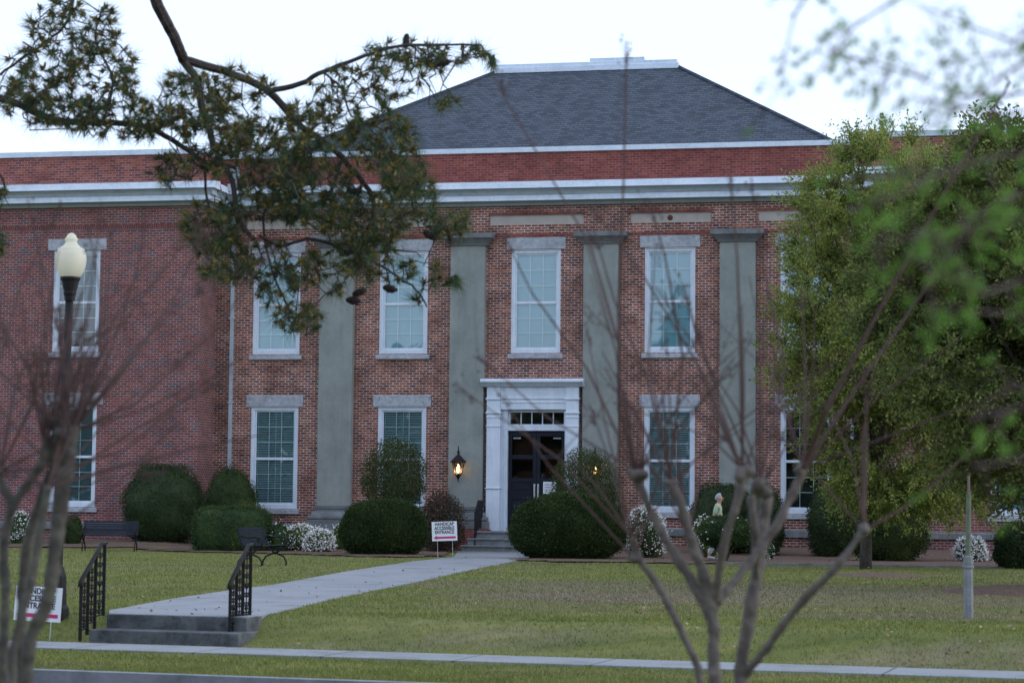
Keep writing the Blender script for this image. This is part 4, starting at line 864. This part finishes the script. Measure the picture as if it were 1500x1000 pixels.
for c, s in tufts:
    q, rr = min(nodes, key=lambda n: (n[0]-c).length+.03*random.random()); v = c-q; L_ = v.length
    if L_ > .01:
        m1 = q+v*.33+Vector((random.gauss(0, .13), random.gauss(0, .13), random.gauss(0, .13)))*L_*1.3; m2 = q+v*.7+Vector((random.gauss(0, .12), random.gauss(0, .12), random.gauss(-.05, .12)))*L_*1.3
        mb.tube([q, m1, m2, c], [.0075, .006, .005, .0045], 4, cap=False); nodes += [(m1, .004), (m2, .004)]; ax = (c-m2).normalized()
    else: ax = Vector((0, 0, 1))
    ax = (ax+Vector((random.gauss(0, .35), random.gauss(0, .35), random.gauss(.1, .35)))).normalized(); nodes.append((c, .004))
    if random.random() < .12: continue
    n = int(32*(1+2.2*(s > 1))); A_ = np.array(ax); tt = RNG.uniform(-.05, .02, (n, 1)); base = np.array(c)[None]+A_*tt; dd = unit(A_*(.75 if s <= 1 else 1.1)+RNG.normal(0, .55 if s <= 1 else .42, (n, 3))); ln = (.155*s**.5*random.uniform(.65, 1.3))*RNG.uniform(.7, 1.15, (n, 1))
    wv = unit(np.cross(dd, RNG.normal(0, 1, (n, 3))))*.0023*(1 if s <= 1 else 1.2); tip = base+dd*ln+np.array([0, 0, -.012]); mid = base+dd*ln*.5
    NP_.append(np.stack([base-wv, base+wv, tip], 1).reshape(-1, 3))
    if random.random() < .75:
        nb = 14; bd = unit(A_+RNG.normal(0, .5, (nb, 3))); BP.append(leaves(np.repeat(np.array(c)[None], nb, 0), bd*1.5, .06, .018, .3))
mb.build('branches', M['pine_bark'], pine)
mb = MB(); mb.tube([Vector((0, 0, -.1)), Vector((.05, 0, 3)), Vector((.18, -.1, 8)), Vector((.3, -.1, 13))], [.28, .24, .2, .08], 12); mb.build('trunk', M['pine_bark'], pine, smooth=True)
inv = -np.array(root)
npmesh('needles', np.concatenate(NP_)+inv, 3, M['needle'], pine); npmesh('buds', np.concatenate(BP)+inv, 4, M['bud'], pine)
for o in [o for o in bpy.data.objects if o.parent == pine and o.name.startswith('branches')]:
    for v in o.data.vertices: v.co -= root
for x, y, dx, dy in ((650, 92, 1, -.1), (519, 280, 1, .1), (648, 335, .3, 1), (630, 345, .8, .5), (508, 370, 1, -.2), (572, 423, .9, .2), (518, 440, 1, .1), (527, 428, .8, -.3), (595, 60, .1, -1)):
    c = at(x, y, PY-.1); mb = MB(); pf = []; n = 9
    d = Vector((dx, random.uniform(-.3, .3), -dy)).normalized(); L_ = .12
    for i in range(n): t = i/(n-1); r_ = .037*math.sin(PI*(.12+.8*t))**.7; pf += [(r_*.75, L_*(t-.04)), (r_, L_*t)]
    mb.lathe(pf, n=9, jit=.14); q = d.to_track_quat('Z', 'Y'); mb.v = [tuple(q @ (Vector(v)-Vector((0, 0, L_/2)))+c-root) for v in mb.v]; o = mb.build('pine_cone', M['cone'], pine)
# dead brown needle spray
mb = []; c = np.array(at(655, 335, PY-.1)-root); n = 90; dd = unit(np.array([.28, 0, -1])+RNG.normal(0, .16, (n, 3))); wv = unit(np.cross(dd, RNG.normal(0, 1, (n, 3))))*.002; ln = RNG.uniform(.14, .24, (n, 1))
npmesh('dead_needles', np.stack([c-wv, c+wv, c+dd*ln], 1).reshape(-1, 3), 3, plain('dead_needle', (.12, .055, .04), (.08, .035, .03), 9, .8), pine)

# ------------------------------------------------------------------ bare crape myrtles near the camera
def myrtle(base, Y, stems, knobs, shoots, label, nsh=(4, 6), seed=1, lim=1.0, thick=1., bark='myrtle'):
    random.seed(seed); base = Vector(base); g = empty('crape_myrtle', base, label, 'tree', 'bare pollarded trees near the camera'); pm = FPX/Y; mb = MB(); wh = MB(); sd_ = MB()
    for pts, r0, r1 in stems:
        P = [at(x, y, Y+dy) for x, y, dy in pts]
        if pts[0][1] >= 999:
            b0 = Vector((base.x+(P[0].x-base.x)*.35, base.y+(P[0].y-base.y)*.35, -.05)); P = [b0, b0.lerp(P[0], .5)+Vector((random.uniform(-.02, .02), 0, 0))]+P
        Q = []
        for i in range(len(P)-1):
            a, b, c, d = P[max(i-1, 0)], P[i], P[i+1], P[min(i+2, len(P)-1)]
            for k in range(4): t = k/4; Q.append(.5*((2*b)+(c-a)*t+(2*a-5*b+4*c-d)*t*t+(3*b-a-3*c+d)*t**3))
        Q.append(P[-1]); n = len(Q); mb.tube([q-base for q in Q], [(r0+(r1-r0)*i/(n-1))*.78*thick/pm*random.uniform(.92, 1.1) for i in range(n)], 10)
    for x, y, r, dy in knobs:
        c = at(x, y, Y+dy)-base; r *= .8*thick
        for k in range(5):
            o = Vector((random.gauss(0, .35), random.gauss(0, .35), random.gauss(0, .35)))*r/pm; mb.lathe([(.05*r/pm, -.8*r/pm), (.6*r/pm, -.5*r/pm), (.85*r/pm, 0), (.6*r/pm, .5*r/pm), (.05*r/pm, .75*r/pm)], tuple(c+o), 8, .1)
        for k in range(random.randint(*nsh)):
            a = random.gauss(0, .55); L_ = random.uniform(.35, 1.0)*lim; d = Vector((math.sin(a), random.gauss(0, .35), math.cos(a))).normalized(); e = c+d*L_+Vector((random.gauss(0, .06), 0, random.gauss(0, .05))); m_ = c.lerp(e, .5)+Vector((random.gauss(0, .05)*L_, 0, .02))
            wh.tube([c, c.lerp(m_, .5), m_, m_.lerp(e, .55), e], [.0048, .004, .0034, .0027, .0018], 5, cap=False)
            if random.random() < .45: seeds(sd_, e, d)
            if random.random() < .35:
                d2 = (d+Vector((random.gauss(0, .5), random.gauss(0, .3), 0))).normalized(); e2 = m_+d2*.3*lim; wh.tube([m_, e2], [.0026, .0014], 4, cap=False)
    for pts, r0, r1 in shoots:
        P = [at(x, y, Y+dy)-base for x, y, dy in pts]; n = len(P); wh.tube(P, [(r0+(r1-r0)*i/(n-1))/pm for i in range(n)], 5, cap=False); seeds(sd_, P[-1], (P[-1]-P[-2]).normalized())
    o = mb.build('trunk', M[bark], g, smooth=True); r = o.modifiers.new('r', 'REMESH'); r.mode = 'VOXEL'; r.voxel_size = .006; r.use_smooth_shade = True
    tx_ = bpy.data.textures.new('knobbly', 'CLOUDS'); tx_.noise_scale = .04; dm = o.modifiers.new('d', 'DISPLACE'); dm.texture = tx_; dm.strength = .014; dm.mid_level = .6
    wh.build('shoots', M['shoot'], g)
    o = sd_.build('seed_pods', M['seed'], g); tag(o, kind='stuff'); return g
def seeds(mb, e, d):
    for k in range(random.randint(5, 11)):
        o = e-d*random.uniform(0, .09)+Vector((random.gauss(0, .022), random.gauss(0, .02), random.gauss(0, .022))); mb.tube([e-d*.1, o], .0008, 3, cap=False); r = random.uniform(.004, .0062); mb.lathe([(.001, -r), (r*.8, -r*.4), (r, r*.2), (.001, r)], tuple(o), 6)
Y2 = 8.
S2 = [([(1047, 1003, 0), (1045, 950, 0), (1042, 885, 0), (1025, 825, 0), (1010, 780, 0), (998, 740, 0), (982, 705, 0)], 14, 10),
      ([(1042, 905, 0), (1008, 842, .05), (972, 785, .08), (948, 735, .1), (932, 697, .1)], 10, 8.5),
      ([(1047, 880, 0), (1060, 800, -.1), (1080, 735, -.15), (1088, 700, -.15)], 9, 9),
      ([(1050, 882, 0), (1108, 812, .1), (1140, 765, .12), (1160, 725, .15), (1177, 690, .15)], 9.5, 9.5),
      ([(1085, 1003, .2), (1090, 950, .2), (1105, 860, .2), (1115, 800, .25), (1122, 725, .3)], 15, 13),
      ([(1108, 850, .2), (1106, 780, .1), (1100, 725, .1)], 9, 9),
      ([(1090, 990, .2), (1130, 940, .1), (1172, 884, 0), (1222, 833, -.1), (1250, 797, -.1), (1266, 777, -.1)], 9, 7),
      ([(1027, 1003, -.1), (1010, 950, -.1), (985, 897, -.1), (960, 850, -.1), (938, 820, -.1), (928, 790, -.1)], 9, 7)]
K2 = [(932, 694, 15, .1), (982, 705, 11, 0), (1088, 692, 17, -.15), (1115, 715, 18, .2), (1177, 686, 14, .15), (1266, 776, 11, -.1), (930, 818, 10, -.1), (1008, 782, 8, 0), (927, 788, 6, -.1)]
H2 = [([(932, 690, .1), (907, 600, 0), (906, 450, -.1), (914, 250, -.2), (918, 60, -.3)], 2.8, 1.2), ([(905, 500, 0), (865, 360, .1), (790, 230, .2), (722, 112, .3)], 2.2, 1.), ([(930, 690, .1), (860, 540, .2), (780, 430, .3), (735, 340, .4)], 2.3, 1.),
      ([(982, 700, 0), (950, 560, .2), (900, 440, .3), (868, 330, .3)], 2.4, 1), ([(982, 700, 0), (1000, 520, -.1), (975, 380, -.2), (950, 290, -.2)], 2.4, 1), ([(1088, 690, 0), (1085, 520, -.1), (1080, 380, -.2), (1070, 250, -.2)], 2.6, 1.1), ([(1088, 690, 0), (1020, 530, .1), (940, 400, .2), (865, 300, .3)], 2.3, 1),
      ([(1115, 700, 0), (1150, 540, .1), (1120, 400, .1), (1100, 260, 0)], 2.2, 1), ([(1115, 700, 0), (1080, 600, .1), (960, 420, .2)], 2, 1), ([(1177, 685, .1), (1240, 590, .1), (1330, 460, .1), (1420, 330, 0)], 4, 1.5), ([(1177, 685, .1), (1180, 560, .2), (1175, 420, .3)], 2.4, 1), ([(1266, 776, 0), (1330, 740, 0), (1400, 680, 0), (1480, 600, 0)], 2.5, 1.2), ([(1266, 776, 0), (1270, 640, .1), (1265, 540, .1)], 2.2, 1), ([(1177, 685, .1), (1210, 600, -.1), (1290, 450, -.2), (1390, 270, -.3), (1480, 120, -.3)], 4.5, 1.6),
      ([(932, 690, .1), (800, 610, .2), (700, 520, .3)], 1.8, .9), ([(1100, 700, 0), (1040, 640, 0), (900, 590, 0)], 2., .9)]
myrtle((.82, Y2+.05, -.0), Y2, S2, K2, H2, 'bare multi stemmed tree with knobbly pollarded tips in the right foreground', (4, 6), 5)
Y1 = 7.6
S1 = [([(40, 1003, 0), (43, 950, 0), (50, 918, 0), (64, 895, 0), (74, 860, 0), (80, 810, 0), (86, 765, 0), (92, 715, 0), (100, 675, 0), (104, 640, 0)], 10, 13),
      ([(31, 1003, .2), (31, 930, .2), (33, 860, .2), (40, 800, .2), (54, 750, .2), (72, 700, .15), (86, 655, .1), (78, 620, .1)], 9.5, 9),
      ([(4, 1003, .1), (6, 930, .1), (8, 860, .1), (6, 800, .1), (18, 745, .1), (44, 705, .1), (62, 675, .1), (70, 640, .1)], 9, 8),
      ([(18, 1003, -.1), (24, 930, -.1), (44, 860, -.1), (54, 810, -.1), (62, 760, -.1), (70, 720, -.1)], 8, 7),
      ([(18, 745, .1), (2, 705, .1), (-12, 680, .1)], 7.5, 7)]
K1 = [(104, 634, 15, 0), (76, 618, 12, .1), (0, 690, 9, .1), (84, 690, 8, 0), (70, 715, 7, -.1), (66, 660, 9, .1)]
H1 = [([(106, 632, 0), (170, 560, 0), (260, 430, .1), (300, 330, .1)], 2.8, 1.1), ([(106, 632, 0), (200, 590, 0), (320, 480, .1), (400, 360, .2)], 2.6, 1), ([(106, 632, 0), (160, 520, -.1), (200, 400, -.1), (215, 320, -.1)], 2.4, 1), ([(106, 632, 0), (90, 500, 0), (60, 380, .1), (40, 290, .1)], 2.4, 1), ([(106, 632, 0), (210, 600, .1), (290, 560, .1)], 2.2, 1),
      ([(76, 616, 0), (30, 520, 0), (-20, 430, 0)], 2.4, 1.2), ([(76, 616, 0), (120, 500, .1), (190, 470, .1), (197, 490, .1)], 2, 1), ([(76, 616, 0), (30, 560, .1), (0, 470, .1)], 2, 1), ([(0, 690, 0), (-10, 560, 0), (30, 420, .1), (90, 300, .1)], 2.4, 1.), ([(84, 690, 0), (180, 660, 0), (300, 560, .1), (360, 520, .1)], 2.1, .9), ([(70, 740, 0), (150, 700, 0), (240, 690, .1)], 1.8, .9),
      ([(90, 770, 0), (160, 720, 0), (260, 620, .1)], 2., .9), ([(106, 632, 0), (130, 560, .1), (150, 450, .2), (130, 330, .2)], 2.2, 1)]
myrtle((-1.65, Y1+.1, 0), Y1, S1, K1, H1, 'bare multi stemmed tree with knobbly pollarded tips at the left edge, before the lamp post', (8, 10), 9, .8, 1.22, 'bark_dark')

# ------------------------------------------------------------------ leafy sapling very near on the right
random.seed(21); base = Vector((1.95, 4.3, 0)); g = empty('young_tree', base, 'young tree reaching in from the right with bright soft green leaves', 'tree')
mb = MB(); mb.tube([Vector((0, 0, -.05)), Vector((.03, 0, .9)), Vector((-.02, .02, 1.8)), Vector((.02, 0, 2.8)), Vector((0, 0, 3.4))], [.045, .04, .032, .02, .01], 9); mb.build('trunk', M['myrtle'], g, smooth=True)
TW = [([(1560, 60), (1500, 92), (1440, 130), (1395, 165), (1330, 200)], 4.2, .9, 0), ([(1560, 20), (1480, 60), (1400, 30), (1330, 0)], 4.4, .7, 30), ([(1560, 120), (1480, 140), (1400, 140), (1340, 110), (1290, 95), (1225, 75), (1190, 50)], 4.6, .7, 46), ([(1560, 150), (1470, 170), (1380, 150), (1320, 140)], 4.5, .6, 30), ([(1340, -20), (1250, 40), (1210, 85), (1200, 110)], 4.8, .5, 12), ([(1200, -30), (1165, 20), (1150, 75), (1140, 140)], 5., .5, 16), ([(1560, 70), (1450, 80), (1360, 90)], 4.5, .6, 26),
      ([(1560, 210), (1480, 225), (1390, 250), (1300, 290), (1240, 310)], 3.9, .8, 22), ([(1560, 300), (1460, 330), (1380, 340), (1310, 350), (1270, 360)], 3.8, .7, 26), ([(1560, 400), (1500, 410), (1440, 430), (1370, 400), (1330, 370)], 3.7, .7, 22), ([(1560, 250), (1500, 280), (1440, 310), (1400, 330)], 4.0, .7, 16), ([(1560, 480), (1480, 460), (1420, 455), (1370, 440)], 3.8, .6, 9), ([(1560, 590), (1500, 595), (1450, 605), (1420, 610)], 3.7, .6, 9), ([(1560, 680), (1500, 670), (1450, 680), (1425, 685)], 3.7, .6, 8), ([(1380, 250), (1310, 250), (1260, 260)], 3.9, .5, 14), ([(1440, 430), (1380, 350), (1330, 330)], 3.8, .5, 14), ([(1560, 620), (1480, 560), (1420, 620)], 3.8, .5, 4)]
P, Dv = [], []; mb = MB()
for pts, Y, r, n in TW:
    Y *= .84; Q = [at(x, y, Y+.15*math.sin(i*1.7))-base for i, (x, y) in enumerate(pts)]
    if pts[0][0] >= 1560: Q = [Vector((0, 0, max(.6, min(3.2, Q[0].z-.25))))]+Q
    mb.tube(Q, [(.0060-.0045*i/(len(Q)-1))*r for i in range(len(Q))], 6, cap=False)
    for k in range(n):
        u = random.uniform(.12 if pts[0][0] < 1560 else .35, 1)*(len(Q)-1); i = min(int(u), len(Q)-2); c = Q[i].lerp(Q[i+1], u-i); o = Vector((random.gauss(0, .025), random.gauss(0, .05), random.gauss(-.012, .03))); mb.tube([c, c+o], .0012, 3, cap=False)
        for j in range(random.randint(2, 4)): P.append(tuple(c+o+Vector((random.gauss(0, .008),)*3))); Dv.append((o.x*20, o.y*20, o.z*20-.3))
mb.build('twigs', M['shoot'], g); npmesh('leaves', leaves(np.array(P), np.array(Dv), .021, .0115, .6), 4, M['near_leaf'], g)

# ------------------------------------------------------------------ person
def skin_obj(name, V, E, R, m, parent, root_i=0, sub=2):
    me = bpy.data.meshes.new(name); me.from_pydata(V, E, []); o = bpy.data.objects.new(name, me); COL.objects.link(o)
    s = o.modifiers.new('s', 'SKIN'); s.use_smooth_shade = True
    for i, r in enumerate(R):
        v = me.skin_vertices[0].data[i]; v.radius = (r if isinstance(r, tuple) else (r, r)); v.use_root = (i == root_i)
    b = o.modifiers.new('u', 'SUBSURF'); b.levels = sub; b.render_levels = sub
    dg = bpy.context.evaluated_depsgraph_get(); m2 = bpy.data.meshes.new_from_object(o.evaluated_get(dg)); bpy.data.objects.remove(o)
    r = bpy.data.objects.new(name, m2); COL.objects.link(r); m2.materials.clear(); m2.materials.append(m); r.parent = parent
    m2.polygons.foreach_set('use_smooth', [True]*len(m2.polygons)); return r
pp = at(1050, 820, 57.3); pp.z = terr(pp.x, pp.y); g = empty('person', pp, 'grey haired person in a light green shirt and pale trousers walking right among the shrubs', 'person'); g.rotation_euler = (0, 0, -.25)
skin = plain('skin', (.50, .30, .22), (.45, .26, .19), 5, .6); shirt = plain('green_shirt', (.40, .48, .34), (.34, .42, .30), 5, .9); trou = plain('pale_trousers', (.50, .54, .60), (.42, .46, .52), 4, .9); hair = plain('grey_hair', (.42, .42, .45), (.3, .3, .33), 40, .8); shoe = plain('shoe', (.5, .5, .52), (.4, .4, .42), 5, .7)
# x is the walking direction
V = [(0, 0, .93), (0, 0, 1.08), (.02, 0, 1.26), (.03, 0, 1.40), (.05, 0, 1.49), (.075, 0, 1.56), (.085, 0, 1.63), (.08, 0, 1.69),
     (.02, -.165, 1.425), (-.06, -.22, 1.14), (.06, -.22, .90), (.02, .165, 1.425), (.10, .21, 1.15), (.27, .19, 1.02),
     (0, -.085, .86), (.12, -.095, .50), (.05, -.095, .11), (.17, -.10, .05), (0, .085, .86), (-.06, .09, .50), (-.24, .09, .14), (-.15, .09, .06)]
E_ = [(0, 1), (1, 2), (2, 3), (3, 4), (4, 5), (5, 6), (6, 7), (3, 8), (8, 9), (9, 10), (3, 11), (11, 12), (12, 13), (0, 14), (14, 15), (15, 16), (16, 17), (0, 18), (18, 19), (19, 20), (20, 21)]
Rr = [(.12, .15), (.11, .14), (.11, .15), (.09, .13), .052, (.075, .07), (.092, .078), (.07, .06), .05, .036, .026, .05, .036, .026, .085, .055, .038, .03, .085, .055, .038, .03]
skin_obj('body', V, E_, Rr, skin, g)
for (w0, ax, s) in (((.06, -.22, .90), Vector((.1, 0, -1)), -1), ((.27, .19, 1.02), Vector((1, 0, .1)), 1)):
    ax = ax.normalized(); sd2 = Vector((0, 1, 0)); pv = ax.cross(sd2); W0 = Vector(w0); vs = [tuple(W0-ax*.02), tuple(W0+ax*.07)]; es_ = [(0, 1)]; rs = [(.024, .02), (.03, .016)]
    fw_ = skin_obj('hand', vs, es_, rs, skin, g, 0, 1)
    for k, (off, ln) in enumerate(((-.027, .06), (-.009, .072), (.009, .068), (.026, .055))):
        b0 = W0+ax*.06+sd2*off*.9*0+pv*off; k1 = b0+ax*ln*.5+sd2*.006*s; k2 = b0+ax*ln*.85-sd2*.012*s; skin_obj('finger', [tuple(b0), tuple(k1), tuple(k2)], [(0, 1), (1, 2)], [.009, .008, .006], skin, fw_, 0, 1)
    b0 = W0+ax*.01+pv*.02; skin_obj('thumb', [tuple(b0), tuple(b0+pv*.025+ax*.025), tuple(b0+pv*.03+ax*.055)], [(0, 1), (1, 2)], [.011, .009, .007], skin, fw_, 0, 1)
skin_obj('shirt', [(0, 0, .92), (0, 0, 1.08), (.02, 0, 1.26), (.03, 0, 1.42), (.045, 0, 1.485), (.02, -.155, 1.425), (-.035, -.205, 1.2), (.02, .155, 1.425), (.07, .2, 1.2)], [(0, 1), (1, 2), (2, 3), (3, 4), (3, 5), (5, 6), (3, 7), (7, 8)], [(.15, .18), (.135, .165), (.13, .17), (.105, .15), (.062, .062), .066, .058, .066, .058], shirt, g)
skin_obj('trousers', [(0, 0, .96), (0, -.085, .84), (.12, -.095, .50), (.055, -.095, .13), (0, .085, .84), (-.06, .09, .50), (-.235, .09, .16)], [(0, 1), (1, 2), (2, 3), (0, 4), (4, 5), (5, 6)], [(.135, .165), .105, .078, .062, .105, .078, .062], trou, g)
for f, c in (((.05, -.095, .06), 1), ((-.22, .09, .09), 0)):
    f = Vector(f); skin_obj('shoe', [tuple(f+Vector((-.05, 0, 0))), tuple(f+Vector((.05, 0, -.01))), tuple(f+Vector((.15, 0, -.02)))], [(0, 1), (1, 2)], [(.045, .045), (.045, .04), (.035, .03)], shoe, g, 0, 1)
skin_obj('hair', [(.02, 0, 1.555), (.025, 0, 1.62), (.045, 0, 1.675), (.085, 0, 1.70), (.12, 0, 1.70)], [(0, 1), (1, 2), (2, 3), (3, 4)], [(.05, .072), (.085, .098), (.09, .1), (.07, .085), (.045, .06)], hair, g)
skin_obj('nose', [(.155, 0, 1.635), (.185, 0, 1.61)], [(0, 1)], [(.012, .012), (.014, .013)], skin, g, 0, 1)
eye = plain('dark_eye', (.03, .02, .02), None, 5, .4); lip = plain('lip', (.35, .14, .12), None, 5, .5)
for s in (-1, 1):
    mb = MB(); mb.lathe([(.001, -.011), (.009, -.005), (.009, .005), (.001, .011)], (.163, .033*s, 1.645), 8); mb.build('eye', eye, g, smooth=True)
    mb = MB(); mb.lathe([(.004, -.032), (.014, -.015), (.017, .008), (.005, .028)], (.07, .088*s, 1.63), 8); mb.build('ear', skin, g, smooth=True)
mb = MB(); mb.tube([(.160, -.025, 1.572), (.170, 0, 1.574), (.160, .025, 1.572)], .007, 6); mb.build('mouth', lip, g, smooth=True)
